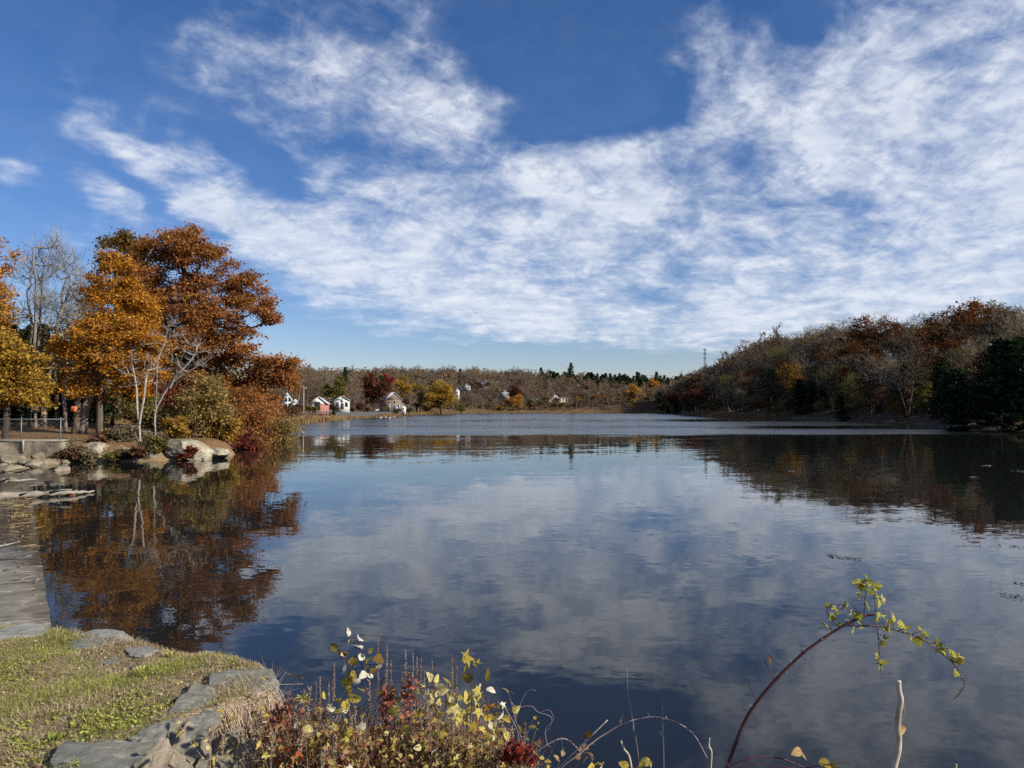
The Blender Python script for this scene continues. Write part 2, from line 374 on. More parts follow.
def groundmat():
    m, nt, o = newmat('leafy_ground')
    p = nt.nodes.new('ShaderNodeBsdfPrincipled'); nt.links.new(p.outputs[0], o.inputs[0]); p.inputs['Roughness'].default_value = .95; p.inputs['Specular IOR Level'].default_value = .1
    g = nt.nodes.new('ShaderNodeNewGeometry'); pos = g.outputs['Position']; Xp, Yp, Zp = sep(nt, pos)
    n = nnoise(nt, pos, 5., 6, .7); nb = nnoise(nt, pos, .35, 4, .6); nf = nnoise(nt, pos, 16, 4, .7)
    litter = ramp(nt, ((n*.5+nf*.5-.5)*2.4+.5).cl(), [(0, (.03, .02, .012)), (.4, (.13, .07, .035)), (.7, (.27, .16, .075)), (1, (.36, .25, .14))])
    grass = ramp(nt, ((n-.5)*2+.5).cl(), [(0, (.05, .055, .02)), (.6, (.13, .13, .045)), (1, (.24, .2, .08))])
    sand = ramp(nt, ((n-.5)*2+.5).cl(), [(0, (.10, .07, .04)), (1, (.36, .26, .14))])
    c = mixc(nt, ((nb-.5)*3+.35+(Zp*-.22)).cl(), litter, grass)
    c = mixc(nt, (1-Zp.ss(.1, .7))*Zp.ss(-1, -.2), c, sand)
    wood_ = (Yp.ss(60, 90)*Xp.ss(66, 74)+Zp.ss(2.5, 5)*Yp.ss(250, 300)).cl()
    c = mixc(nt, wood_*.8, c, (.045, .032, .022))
    mud = (.02, .018, .012); c = mixc(nt, 1-Zp.ss(-.35, -.1), c, mud)
    nt.links.new(c, p.inputs['Base Color'])
    b = nt.nodes.new('ShaderNodeBump'); b.inputs['Strength'].default_value = .6; b.inputs['Distance'].default_value = .1; nt.links.new(nf.k, b.inputs['Height']); nt.links.new(b.outputs[0], p.inputs['Normal'])
    return m
def gridmesh(name, xs, ys, zf, mat):
    GX, GY = np.meshgrid(xs, ys); Z_ = zf(GX, GY); V = np.stack([GX, GY, Z_], -1).reshape(-1, 3)
    nx = len(xs); i = np.arange(len(ys)-1)[:, None]*nx+np.arange(nx-1)[None]; i = i.ravel()
    b = MB().add(V, np.stack([i, i+1, i+1+nx, i+nx], -1)); return b.build(name, mat, smooth=True)
t = np.linspace(-1, 1, 470); xs = 9*np.sinh(math.asinh(2500/9)*t)-14
t = np.linspace(0, 1, 430); ys = np.concatenate([[-2500, -1200, -500, -200, -90, -45, -24], -12+9*np.sinh(math.asinh(3500/9)*t)])
GM = groundmat()
tag(gridmesh('ground', xs, ys, terr, GM), kind='structure')
# ------------------------------------------------------------------ water
def watermat():
    m, nt, o = newmat('lake_water')
    p = nt.nodes.new('ShaderNodeBsdfPrincipled'); nt.links.new(p.outputs[0], o.inputs[0])
    p.inputs['Base Color'].default_value = (.012, .013, .012, 1); p.inputs['IOR'].default_value = 1.40; p.inputs['Roughness'].default_value = .02
    g = nt.nodes.new('ShaderNodeNewGeometry'); pos = g.outputs['Position']; Xp, Yp, Zp = sep(nt, pos)
    a = nnoise(nt, comb(nt, Xp*1.3+Yp*.25, Yp*2.4, 0.), 2.2, 3, .55, .3, out=1)
    b = nnoise(nt, comb(nt, Xp*.35, Yp*.8-Xp*.1, 4.), 1., 3, .5, .2, out=1)
    ar = [q-.5 for q in sep(nt, a)]; br = [q-.5 for q in sep(nt, b)]
    big = nnoise(nt, comb(nt, Xp*.012, Yp*.03, 2.), 1., 3, .5); bm = nnoise(nt, comb(nt, Xp*.06, Yp*.16, 5.), 1., 3, .5)
    yy = Yp+(big-.5)*44+(bm-.5)*16
    w1 = yy.ss(80, 98)*(1-yy.ss(112, 130)); w2 = yy.ss(142, 152)*(1-yy.ss(176, 196))*.8
    lf = (1-Xp.ss(25, 60)); w3 = yy.ss(80, 100)*lf*(.45+.9*(bm.ss(.42, .6))); w4 = yy.ss(205, 240)*(1-(Xp-Yp*.2).ss(10, 30))
    wind = w1.mx(w2).mx(w3).mx(w4)
    # a fainter catspaw pattern over the near water
    cat = nnoise(nt, comb(nt, Xp*.10, Yp*.35, 8.), 1., 4, .6).ss(.45, .68)
    A = wind*.07+cat*.045+.018
    B = wind*.022+.024
    nt.links.new((wind*(.16+.14*bm)+.012).k, p.inputs['Roughness'])
    sx = ar[0]*A+br[0]*B; sy = ar[1]*A+br[1]*B
    nv = nt.nodes.new('ShaderNodeVectorMath'); nv.operation = 'NORMALIZE'; nt.links.new(comb(nt, sx, sy, 1.), nv.inputs[0])
    nt.links.new(nv.outputs[0], p.inputs['Normal'])
    return m
def poly_sheet(name, P, z, mat):
    import bmesh
    bm = bmesh.new(); f = bm.faces.new([bm.verts.new((x, y, z)) for x, y in P]); bmesh.ops.triangulate(bm, faces=[f])
    if f.is_valid and f.normal.z < 0: pass
    bmesh.ops.recalc_face_normals(bm, faces=bm.faces)
    for q in bm.faces:
        if q.normal.z < 0: q.normal_flip()
    me = bpy.data.meshes.new(name); bm.to_mesh(me); bm.free(); me.materials.append(mat)
    o = bpy.data.objects.new(name, me); COL.objects.link(o); return o
# push the sheet out under the banks, but not past the dam
WP = []
n = len(LAKE)
for i in range(n):
    a, b, c = LAKE[i-1], LAKE[i], LAKE[(i+1) % n]
    t_ = (c-a)/np.linalg.norm(c-a); nrm = np.array([t_[1], -t_[0]])
    for sgn in (1, -1):
        q = b+nrm*sgn*.02
        if sdf(q[0], q[1]) > 0: break
    k = .15 if 2 <= i <= 6 else (.5 if b[1] < 60 else 1.5)
    WP.append(b+nrm*sgn*k)
WM = watermat()
tag(poly_sheet('lake_water', WP, 0., WM), kind='structure')
# ------------------------------------------------------------------ dam crest
def damx(nt, vec, c):
    g = nt.nodes.new('ShaderNodeNewGeometry'); pos = g.outputs['Position']; Xp, Yp, Zp = sep(nt, pos)
    u = Xp*-.565+Yp*.825; vv = Xp*.825+Yp*.565
    st = nnoise(nt, comb(nt, u*1.1+vv*.2, vv*.32, 0.), 2.0, 5, .6, .4).ss(.56, .62)*.85
    c = mixc(nt, st, c, (.035, .028, .024))
    jn = (vv*.0+u*.5+(st*.02)).fn('FRACT'); c = mixc(nt, ((jn-.5).fn('ABSOLUTE').ss(.486, .497))*.8, c, (.03, .026, .02))
    jn2 = ((vv*1.+9.03)*.62).fn('FRACT'); c = mixc(nt, ((jn2-.5).fn('ABSOLUTE').ss(.488, .497))*.7, c, (.03, .026, .02))
    edge = (vv+(nnoise(nt, comb(nt, u*.8, vv*.8, 1.), 2., 4, .6)-.5)*1.1).ss(.05, .42); c = mixc(nt, edge*.65, c, (.04, .036, .024))
    wetn = nnoise(nt, comb(nt, u*.3, vv*.3, 2.), 1., 4, .6)
    wet = (u+(wetn-.5)*9+vv*1.2).ss(18.5, 21.5)
    c = mixc(nt, wet*.88, c, (.022, .018, .015))
    wh = nnoise(nt, comb(nt, u*1.0, vv*.35, 6.), 1.4, 4, .5, 1.2); l = 1-((wh-.5).fn('ABSOLUTE')).ss(.0, .018)
    c = mixc(nt, l*.5, c, (.55, .52, .45)); p = [q for q in nt.nodes if q.type == 'BSDF_PRINCIPLED'][0]
    nt.links.new((.9-wet*.78).k, p.inputs['Roughness'])
    return c
DM = surf('crest_concrete', [(.11,.095,.075),(.175,.155,.125),(.24,.215,.175)], 1.6, 8, bump=.35, bdist=.02, bscale=14, extra=damx)
dv = np.array([-.565, .825]); dl = np.array([-.825, -.565])
A0 = np.array([-6.2, 9.9])-dv*3; L_ = 37.2
b = MB(); NU, NV = 110, 14; V = []
for i in range(NU+1):
    for j in range(NV+1):
        q = A0+dv*L_*i/NU+dl*7.0*(j/NV)
        e_ = .006*noise3(np.array([i*.35, 0, 0.]), 3)*(j == 0)
        q = q+dl*e_*3
        V.append((q[0], q[1], .028-.05*(j/NV)**2*4+.006*float(noise3(np.array([q[0]*2, q[1]*2, 0.]), 9))-(.02 if j == 0 else 0)))
for i in range(NU+1):
    for (p_, z_) in ((0, -1.6), (7.0, -2.6)):
        q = A0+dv*L_*i/NU+dl*p_; V.append((q[0], q[1], z_))
Q = []
for i in range(NU):
    for j in range(NV):
        a = i*(NV+1)+j; Q.append([a, a+NV+1, a+NV+2, a+1])
    a0 = (NU+1)*(NV+1)+i*2; Q.append([a0, a0+2, (i+1)*(NV+1), i*(NV+1)]); Q.append([i*(NV+1)+NV, (i+1)*(NV+1)+NV, a0+3, a0+1])
b.add(V, Q)
dam = b.build('dam_crest', DM, smooth=False)
tag(dam, 'flat concrete dam crest, dry beside the grass and wet farther on', 'dam')
# ================================================================== trees
BARK = surf('bark_brown', [(.05,.038,.028),(.10,.078,.058),(.17,.135,.105)], 3., 5, bump=.5, bdist=.02, stretch=(4, 4, 1))
BARKG = surf('bark_grey', [(.11,.095,.08),(.19,.165,.14),(.27,.24,.20)], 3., 5, bump=.3, stretch=(4, 4, 1))
BARKP = surf('bark_pale', [(.17,.15,.12),(.30,.27,.23),(.42,.39,.34)], 3., 5, bump=.3, stretch=(3, 3, 1))
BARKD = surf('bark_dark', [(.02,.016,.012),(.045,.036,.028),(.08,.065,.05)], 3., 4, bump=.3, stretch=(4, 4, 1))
L_OAK = leafmat('leaf_rust', [(.11,.045,.018),(.235,.09,.030),(.345,.142,.044),(.43,.205,.065),(.48,.29,.12)], .4, .1)
L_ORG = leafmat('leaf_orange', [(.15,.055,.012),(.36,.14,.02),(.50,.23,.03),(.58,.32,.05),(.60,.40,.10)], .4, .1)
L_YEL = leafmat('leaf_gold', [(.13,.08,.02),(.30,.175,.03),(.45,.275,.045),(.56,.38,.09)], .4, .1)
L_RED = leafmat('leaf_red', [(.08,.018,.012),(.155,.034,.022),(.24,.07,.036)], .4, .1)
L_OLV = leafmat('leaf_olive', [(.05,.045,.015),(.13,.11,.03),(.22,.18,.05),(.30,.24,.09)], .35, .3)
L_BRN = leafmat('leaf_brown', [(.045,.022,.014),(.11,.055,.03),(.18,.095,.05),(.25,.15,.09)], .35, .35)
L_RBR = leafmat('leaf_redbrown', [(.05,.018,.012),(.12,.045,.028),(.19,.075,.045)], .35, .2)
L_TAN = leafmat('leaf_tan', [(.10,.075,.045),(.19,.15,.085),(.30,.245,.15)], .3, .3)
L_EVD = leafmat('needle_painted_shade', [(.007,.014,.009),(.016,.030,.016),(.032,.052,.024),(.05,.072,.03)], .2, .3)  # darker copy of needle_green: the hillside shade is put into the colour
L_MIX = leafmat('leaf_mixed_brush', [(.06,.04,.02),(.17,.12,.04),(.25,.20,.06),(.33,.22,.07),(.40,.29,.11),(.32,.13,.045)], .35, .1)
L_DOK = leafmat('leaf_dark_oak', [(.05,.038,.014),(.12,.08,.022),(.20,.125,.03),(.28,.16,.045)], .4, .1)
L_GLD = leafmat('leaf_dull_orange', [(.08,.04,.01),(.20,.11,.02),(.32,.19,.04)], .4, .1)
L_OKD = leafmat('leaf_rust_painted_shade', [(.045,.018,.010),(.10,.038,.014),(.155,.06,.02),(.21,.10,.035)], .4, .2)  # leaf_rust toned down, with the hill's shade painted into the leaves
L_EVG = leafmat('needle_green', [(.010,.022,.012),(.022,.045,.022),(.045,.075,.032),(.07,.10,.04)], .2, .3)
L_TWG = leafmat('twig_grey', [(.055,.038,.028),(.12,.085,.060),(.21,.16,.115)], .1, .5)
L_TWF = leafmat('twig_far', [(.09,.065,.045),(.16,.115,.08),(.24,.18,.115),(.18,.105,.055),(.27,.22,.14),(.20,.17,.08)], .1, .3)
L_TWP = leafmat('twig_pale', [(.17,.145,.12),(.26,.23,.19),(.36,.32,.27)], .1, .2)

def grow(rng, stems, att, w=.35, step=.5, up=.12, jit=.05, down=.5):
    """stems: polylines of first nodes (each starts at the ground). Every attractor is joined to the cheapest node by a bent branch."""
    cap_ = 400000; P = np.zeros((60000, 3)); par = np.full(60000, -1); L = np.zeros(60000); n = 0
    for st in stems:
        pl = st[0]; start = n
        for i in range(len(pl)):
            P[n] = pl[i]; par[n] = n-1 if i else st[1] if len(st) > 1 and st[1] is not None else -1
            L[n] = 0 if i == 0 else L[n-1]+.35*np.linalg.norm(P[n]-P[n-1]); n += 1
    base = stems[0][0][-1]
    order = np.argsort(np.linalg.norm(att-base, axis=1)+rng.normal(size=len(att))*.3); tips = []
    skip = 1
    for ai in order:
        a = att[ai]; D = a-P[:n]; dist = np.linalg.norm(D, axis=1)
        cost = dist+w*L[:n]+down*np.clip(P[:n, 2]-a[2], 0, None); cost[:skip] += 2
        j = int(np.argmin(cost)); d = dist[j]; k = max(1, int(round(d/step)))
        if n+k >= len(P): break
        q = j; p0 = P[j].copy()
        t = np.arange(1, k+1)/k
        side = rng.normal(size=3)*jit*d
        pts = p0+(a-p0)*t[:, None]+(np.sin(t*PI)*1.)[:, None]*(np.array([0, 0, -up*d])+side)
        for i in range(k):
            P[n] = pts[i]; par[n] = q; L[n] = L[q]+np.linalg.norm(P[n]-P[q]); q = n; n += 1
        tips.append(q)
    return P[:n], par[:n], np.array(tips)
def radii(par, tips, r0, e=2.4, rbase=None):
    n = len(par); acc = np.zeros(n); ch = np.zeros(n, int)
    for i in range(n):
        if par[i] >= 0: ch[par[i]] += 1
    acc[ch == 0] = 1.
    for i in range(n-1, -1, -1):
        if par[i] >= 0: acc[par[i]] += acc[i]
    r = r0*acc**(1/e)
    if rbase: 
        mxr = r.max(); r = r0+(r-r0)*(rbase-r0)/(mxr-r0+1e-9)
    return r
def wood(mb, P, par, r, n=5, rmin=0., flare=True):
    i = np.nonzero((par >= 0))[0]; i = i[r[i] >= rmin]
    r1 = r[i]; r0 = np.minimum(r[par[i]], r1*1.6+.002)
    big = r1 > .06
    if big.any(): mb.segs(P[par[i]][big], P[i][big], r0[big], r1[big], max(n, 7))
    if (~big).any(): mb.segs(P[par[i]][~big], P[i][~big], r0[~big], r1[~big], max(3, n-1))
QL = np.array([[-.5, 0, 0], [0, -.12, .12], [.5, 0, 0], [0, .62, -.1]]); QLq = [[0, 1, 2, 3]]
def rframe(rng, n, flat=.0):
    Z_ = rng.normal(size=(n, 3)); Z_[:, 2] = np.abs(Z_[:, 2])+flat; Z_ /= np.linalg.norm(Z_, axis=1, keepdims=True)
    X_ = np.cross(Z_, rng.normal(size=(n, 3))); X_ /= np.linalg.norm(X_, axis=1, keepdims=True); return X_, np.cross(Z_, X_), Z_
def leaves(mb, rng, C, K, rad, size, flat=.4, vk=.45, squash=.6, v0=None):
    """K leaves about each centre; colour index varies by clump and by leaf"""
    n = len(C); cv = rng.random(n) if v0 is None else v0
    c = np.repeat(C, K, 0)+rng.normal(size=(n*K, 3))*rad*np.array([1, 1, squash])*.6
    X_, Y_, Z_ = rframe(rng, n*K, flat)
    v = np.clip(np.repeat(cv, K)*vk+rng.random(n*K)*(1-vk), 0, 1)
    return mb.inst(QL, QLq, c, X_, Y_, Z_, size*np.clip(rng.lognormal(-.08, .38, n*K), .35, 2.1), v)
def lobes_att(rng, lobes, n, clump=9, surf_=.55):
    """attractors in a crown of ellipsoids, gathered into clumps so the crown has gaps"""
    Ls = np.array(lobes, float); vol = (Ls[:, 3]*Ls[:, 4]*Ls[:, 5])**.8; pick = rng.choice(len(Ls), size=max(1, n//clump), p=vol/vol.sum())
    u = rng.normal(size=(len(pick), 3)); u /= np.linalg.norm(u, axis=1, keepdims=True); rr = surf_+(1-surf_)*rng.random(len(pick))
    c = Ls[pick, :3]+u*rr[:, None]*Ls[pick, 3:6]
    A = np.repeat(c, clump, 0); s_ = np.repeat(Ls[pick, 3:6].mean(1), clump)[:, None]*.20
    return A+rng.normal(size=A.shape)*s_*np.array([1, 1, .6])
def twigs(mb, rng, P, par, r, per, ln, wid, up=.4, rmax=.06, v=None, fork=2):
    i = np.nonzero((par >= 0) & (r < rmax))[0]; i = np.repeat(i, per)
    d = P[i]-P[par[i]]; d /= np.linalg.norm(d, axis=1, keepdims=True)+1e-9
    d = d*.7+rng.normal(size=d.shape)*.55+np.array([0, 0, up]); d /= np.linalg.norm(d, axis=1, keepdims=True)
    l = ln*rng.uniform(.4, 1.2, len(i))[:, None]; p0 = P[i]; p1 = p0+d*l
    vv = rng.random(len(i)) if v is None else np.full(len(i), v)
    mb.strips(p0, p1, wid, vv, rng)
    for f in range(fork):
        t = rng.uniform(.25, .8, len(i))[:, None]; q = p0+(p1-p0)*t; d2 = d+rng.normal(size=d.shape)*.5+np.array([0, 0, up*.5]); d2 /= np.linalg.norm(d2, axis=1, keepdims=True)
        mb.strips(q, q+d2*l*.55, wid*.7, vv, rng)
def stem(rng, base, top, n=8, wob=.03):
    t = np.linspace(0, 1, n)[:, None]; b = np.asarray(base, float); e = np.asarray(top, float); h = np.linalg.norm(e-b)
    w_ = np.cumsum(rng.normal(size=(n, 3))*wob*h/n**.5, 0); w_ -= t*w_[-1]; w_[:, 2] = 0
    return b+(e-b)*t+w_
def plobes(d, L, cx, depth=.8):
    """lobes traced at a real distance: (px,py,rpx[,rpy]) -> ellipsoids with depth, relative to (cx,d,0)"""
    out = []
    for q in L:
        r = q[2]; r2 = q[3] if len(q) > 3 else r
        c = W(q[0], q[1], d); out.append((c[0]-cx, (R.random()-.5)*r*d/F*depth*1.4, c[2], r*d/F, r*d/F*depth, r2*d/F))
    return out
def treeparts(root, wmb, bark, fmb=None, leaf=None, cname='crown', tname='trunk', tw=None, twm=None):
    wmb.build(tname, bark, root, smooth=True)
    if fmb is not None: fmb.build(cname, leaf, root)
    if tw is not None: tw.build('crown' if fmb is None else 'twig_crown', twm, root)
def hero(name, label, cat, px, d, lobes, ntip, trunk_r, leaf, bark=BARK, K=26, lrad=.8, lsize=.26, seed=1, stem_to=None, stems=None, w=.35, tw=None, clump=9, up=.12, z0=None, depth=.8, surf_=.55, r0=.012, group=None, twm=None):
    rng = np.random.default_rng(seed); x = (px-512)/F*d; z = float(terr(np.array([x]), np.array([d]))[0]) if z0 is None else z0
    root = thing(name, label, cat, (x, d, z), group=group)
    lb = [(a, b, c-z, e, f, g) for a, b, c, e, f, g in plobes(d, lobes, x, depth)]
    att = lobes_att(rng, lb, ntip, clump, surf_)
    top = W(*(stem_to or (px, min(q[1] for q in lobes)+20)), d) if stems is None else None
    if stems is None: st = [(stem(rng, (0, 0, -.3), (top[0]-x, 0, top[2]-z), 14),)]
    else:
        st = []
        for (bx, tx, ty) in stems:
            b_ = W(bx, 400, d); t_ = W(tx, ty, d); st.append((stem(rng, (b_[0]-x, rng.normal()*.2, -.3), (t_[0]-x, rng.normal()*1.2, t_[2]-z), 12),))
    P, par, tips = grow(rng, st, att, w, up=up)
    r = radii(par, tips, r0, rbase=trunk_r); wm = MB(); wood(wm, P, par, r, 6)
    fm = None; tm = None
    if leaf is not None:
        fm = MB(); C = P[tips]; leaves(fm, rng, C, K, lrad, lsize, v0=None)
    if tw: tm = MB(); twigs(tm, rng, P, par, r, *tw)
    treeparts(root, wm, bark, fm, leaf, tw=tm, twm=twm)
    return root
# ---- the tall trees of the near left bank
hero('oak_tree', 'tallest broad oak with rust-orange leaves on the left bank', 'tree', 180, 68,
     [(150,252,20),(140,240,12,10),(170,244,20),(195,248,22),(220,262,22),(240,290,22),(262,306,14,10),(268,318,10,6),(175,285,30),(205,305,34),(150,300,22),(225,330,26),(190,340,34),(245,352,20,12),(275,368,22,14),(285,362,14,10),(262,384,26,16),(150,345,24),(215,375,34),(165,385,28),(250,405,26,18),(225,400,30,20),(132,262,14),(142,278,24),(150,312,28),(128,300,20),(160,360,26)],
     2700, .55, L_OAK, BARKD, K=44, lrad=.62, lsize=.19, seed=11, stem_to=(182, 262), surf_=.5)
hero('maple_tree', 'golden-orange maple leaning over the lawn in front of the rust oak', 'tree', 82, 57,
     [(108,262,17,12),(118,280,20),(96,290,15),(118,312,26),(95,330,20),(130,335,22),(108,358,30),(80,372,22),(140,372,22),(92,395,26,12),(125,395,24,12),(62,385,13),(150,350,20),(150,375,20),(112,330,30),(70,350,16),(135,310,20),(128,285,18)],
     1500, .33, L_ORG, BARKG, K=42, lrad=.50, lsize=.15, seed=12, stem_to=(104, 275))
hero('yellow_tree', 'low golden-yellow tree with branches over the chain fence', 'tree', 8, 50,
     [(8,365,26),(30,372,22),(-25,370,30),(20,390,24,14),(45,382,16,10),(-10,395,30,12),(38,398,14,8),(0,345,22)],
     800, .22, L_YEL, BARKD, K=34, lrad=.6, lsize=.17, seed=13)
hero('mixed_leaf_tree', 'tall tree with russet top and yellow lower leaves beside the bare grey tree', 'tree', -8, 60,
     [(-5,255,18,22),(-12,290,20),(2,300,14),(-15,325,22),(8,330,14),(-30,300,26),(-30,270,20)],
     620, .3, L_BRN if False else L_ORG, BARKG, K=22, lrad=.7, lsize=.17, seed=14, stem_to=(-5, 245), tw=(1, .8, .012), twm=L_TWG)
hero('bare_tall_tree', 'tall leafless grey tree with several upright stems among autumn trees', 'tree', 42, 66,
     [(40,255,16,20),(60,270,22,22),(30,280,14,22),(80,290,16,16),(50,310,26,22),(25,320,12),(72,318,18),(60,250,10,12)],
     760, .16, None, BARKG, seed=15, stems=[(36,33,262),(38,42,250),(41,55,258),(43,75,275),(35,24,290)], w=.2, tw=(2, 1.2, .016, .9), twm=L_TWP, clump=3, up=.0, surf_=.2, r0=.012)
hero('gnarled_tree', 'grey twiggy half-dead tree between the bare tree and the maple', 'tree', 66, 62,
     [(60,330,20,14),(80,322,16,12),(75,350,22,16),(55,355,14),(90,312,14,8)], 300, .16, L_TAN, BARKG, K=7, lrad=.6, lsize=.12, seed=16, tw=(2, .8, .013, .2), twm=L_TWG, clump=4)
hero('dark_oak_tree', 'dark green-brown tree crown rising between the orange maple and the oak', 'tree', 118, 84,
     [(124,243,12,10),(112,253,15),(98,249,8,6),(130,260,18),(118,285,24),(100,300,20)], 420, .3, L_DOK, BARKD, K=26, lrad=.8, lsize=.26, seed=17, stem_to=(120, 250))
# ---- small pale trees standing on the rocks
def sapling(label, name, d, stems, tips, r, seed, tw=(3, .45, .010, .5), leaf=None):
    rng = np.random.default_rng(seed); b0 = W(stems[0][0][0], stems[0][0][1], d); z = b0[2]
    root = thing(name, label, 'tree', tuple(b0)); S = []
    for pl in stems:
        q = np.array([W(a, b, d)-b0 for a, b in pl]); q[:, 1] = rng.normal(size=len(q))*.05; t = np.linspace(0, len(q)-1, len(q)*4-3)
        q = np.stack([np.interp(t, np.arange(len(q)), q[:, k]) for k in range(3)], 1); q[0] -= (0, 0, .3); S.append((q,))
    att = np.array([W(a+rng.normal()*3, b+rng.normal()*3, d)-b0 for a, b in tips for _ in range(4)]); att[:, 1] += rng.normal(size=len(att))*.7
    P, par, tp = grow(rng, S, att, .15, step=.25, up=.05); rr = radii(par, tp, .010, rbase=r); wm = MB(); wood(wm, P, par, rr, 6); tm = MB(); twigs(tm, rng, P, par, rr, *tw)
    treeparts(root, wm, BARKP, tw=tm, twm=L_TWP); return root
sapling('slender pale bare tree with forked top at the water edge left of the boulder', 'pale_sapling', 47.6, [[(141,458),(139,430),(138,410),(136,390),(134,372)],[(140,420),(144,400),(146,382),(148,370)]],
        [(130,362),(136,360),(146,362),(154,366),(128,375),(152,378),(160,372),(133,385)], .07, 21)
sapling('pale bare tree leaning toward the lake behind the boulder', 'pale_leaning_tree', 52, [[(156,434),(155,420),(156,410),(163,396),(170,384),(178,374),(188,364),(196,352)],[(170,384),(184,374),(198,366)]],
        [(202,346),(196,342),(186,352),(204,358),(192,360),(180,340),(176,352),(178,362),(200,364),(184,368)], .06, 22)
sapling('thin upright pale bare tree just behind the leaning one', 'thin_pale_tree', 54, [[(155,425),(156,400),(157,380),(158,360),(164,345),(168,330)]], [(170,322),(160,335),(154,345),(165,340),(176,330)], .035, 23)
# ---- dark wood behind the bank
def conifer(rng, h, spread, nwh=22, K=34, ls=.35, first=.12, dens=1., rag=0.):
    """white-pine like: whorls of level branches with needle clumps"""
    wm, fm = MB(), MB(); tr = stem(rng, (0, 0, -.4), (rng.normal()*.02*h, 0, h), 14, .01); wm.tube(tr, np.linspace(h*.016, .02, 14), 7)
    C = []; 
    for i in range(nwh):
        t = first+(1-first)*(i/(nwh-1))**.9; z = t*h; nb = rng.integers(4, 7); rr = spread*(1-t)**.6*rng.uniform(.55-rag*.3, 1.15)+.45
        a0 = rng.random()*6.3
        for k in range(nb):
            a = a0+k*2*PI/nb+rng.normal()*.25; l = rr*rng.uniform(.6-rag*.5, 1.2+rag*.3); u = np.linspace(0, 1, 5)[:, None]
            px = np.array([math.cos(a), math.sin(a), 0])*l*u+np.array([0, 0, 1])*(z+l*.12*u+.12*l*u*u)
            wm.segs(px[:-1], px[1:], .03*h/14, .02*h/14, 3)
            for s_ in np.arange(.3, 1.01, .22): C.append(np.array([math.cos(a), math.sin(a), 0])*l*s_+rng.normal(size=3)*.12*l+np.array([0, 0, z+l*.12*s_+.12*l*s_*s_]))
    C = np.array(C+[[0, 0, h]]); leaves(fm, rng, C, K, .55*spread/3.5, ls, flat=.9, squash=.35, vk=.6)
    return wm, fm
def shrubm(rng, rx, ry, h, K=30, n=120, ls=.12, tww=.008, twn=1):
    """leafy shrub of several stems: wood, leaves"""
    lb = [(rng.normal()*rx*.4, rng.normal()*ry*.4, h*rng.uniform(.35, .75), rx*.6, ry*.6, h*.38) for _ in range(7)]
    att = lobes_att(rng, lb, n, 5, .4); att[:, 2] = np.abs(att[:, 2])+.08
    S = [(stem(rng, (rng.normal()*rx*.2, rng.normal()*ry*.2, -.15), (rng.normal()*rx*.4, rng.normal()*ry*.4, h*.5), 6),) for _ in range(5)]
    P, par, tp = grow(rng, S, att, .15, step=.35, up=.0); r = radii(par, tp, .006, rbase=.04); wm = MB(); wood(wm, P, par, r, 4)
    twigs(wm, rng, P, par, r, twn, .5, tww, .5, fork=1)
    fm = MB(); leaves(fm, rng, P[tp], K, .38*max(rx, .8)/1.6, ls); return wm, fm
def put(name, label, cat, wm, fm, bark, leaf, loc, rz=0, group=None, cname='foliage', tname='stems', s=1.):
    root = thing(name, label, cat, loc, rz, group); root.scale = (s,)*3 if np.isscalar(s) else s
    wm.build(tname, bark, root, smooth=True); fm.build(cname, leaf, root); return root
ZC = {}
def gz(x, y):
    if (x, y) in ZC: return ZC[(x, y)]
    return float(terr(np.array([x]), np.array([y]))[0])
rng = np.random.default_rng(31)
wm, fm = conifer(rng, 11, 3.2, 20, 30, .32, .02)
proto_h = None
spots = [(-8,70),(8,74),(28,78),(48,80),(62,76),(98,86),(118,90),(140,92),(80,96),(15,96),(-30,80),(160,88),(45,100),(110,104),(-20,92),(5,84),(35,86),(70,88),(130,100),(60,108),(25,110),(88,76),(0,66),(38,72),(175,96),(150,110)]
for k, (px, d) in enumerate(spots):
    x = (px-512)/F*d; loc = (x, d, gz(x, d)-.2)
    if proto_h is None:
        proto_h = put('hemlock_tree', 'dark low-branched evergreen in the shade behind the autumn trees of the left bank', 'tree', wm, fm, BARKD, L_EVG, loc, 0, 'dark evergreens behind the left bank', 'crown', 'trunk')
    else: dup(proto_h, loc, rng.random()*6, rng.uniform(.55, .95))
# trunks seen under the crowns
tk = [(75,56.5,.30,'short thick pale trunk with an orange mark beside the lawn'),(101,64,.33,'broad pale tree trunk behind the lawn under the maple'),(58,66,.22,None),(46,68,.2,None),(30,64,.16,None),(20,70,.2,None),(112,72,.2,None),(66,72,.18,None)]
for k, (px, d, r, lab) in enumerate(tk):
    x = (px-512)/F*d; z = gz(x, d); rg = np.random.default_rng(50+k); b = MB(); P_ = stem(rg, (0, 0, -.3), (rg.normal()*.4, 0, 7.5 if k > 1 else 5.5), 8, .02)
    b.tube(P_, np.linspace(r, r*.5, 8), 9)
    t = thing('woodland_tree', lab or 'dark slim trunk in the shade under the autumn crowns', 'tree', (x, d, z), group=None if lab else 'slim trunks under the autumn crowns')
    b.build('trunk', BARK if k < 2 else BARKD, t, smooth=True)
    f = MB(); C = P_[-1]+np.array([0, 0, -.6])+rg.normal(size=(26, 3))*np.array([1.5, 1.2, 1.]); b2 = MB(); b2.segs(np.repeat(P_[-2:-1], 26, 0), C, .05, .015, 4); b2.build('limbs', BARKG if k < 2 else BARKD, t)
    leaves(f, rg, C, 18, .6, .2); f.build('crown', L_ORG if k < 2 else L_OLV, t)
    if k == 0:
        m_ = MB().tube([(0, 0, 1.75), (0.01, 0, 2.15)], [r*.98, r*.96], 9); m_.build('painted_band', surf('orange_paint', [(.6,.16,.06),(.7,.22,.09)], 5, bump=0), t)
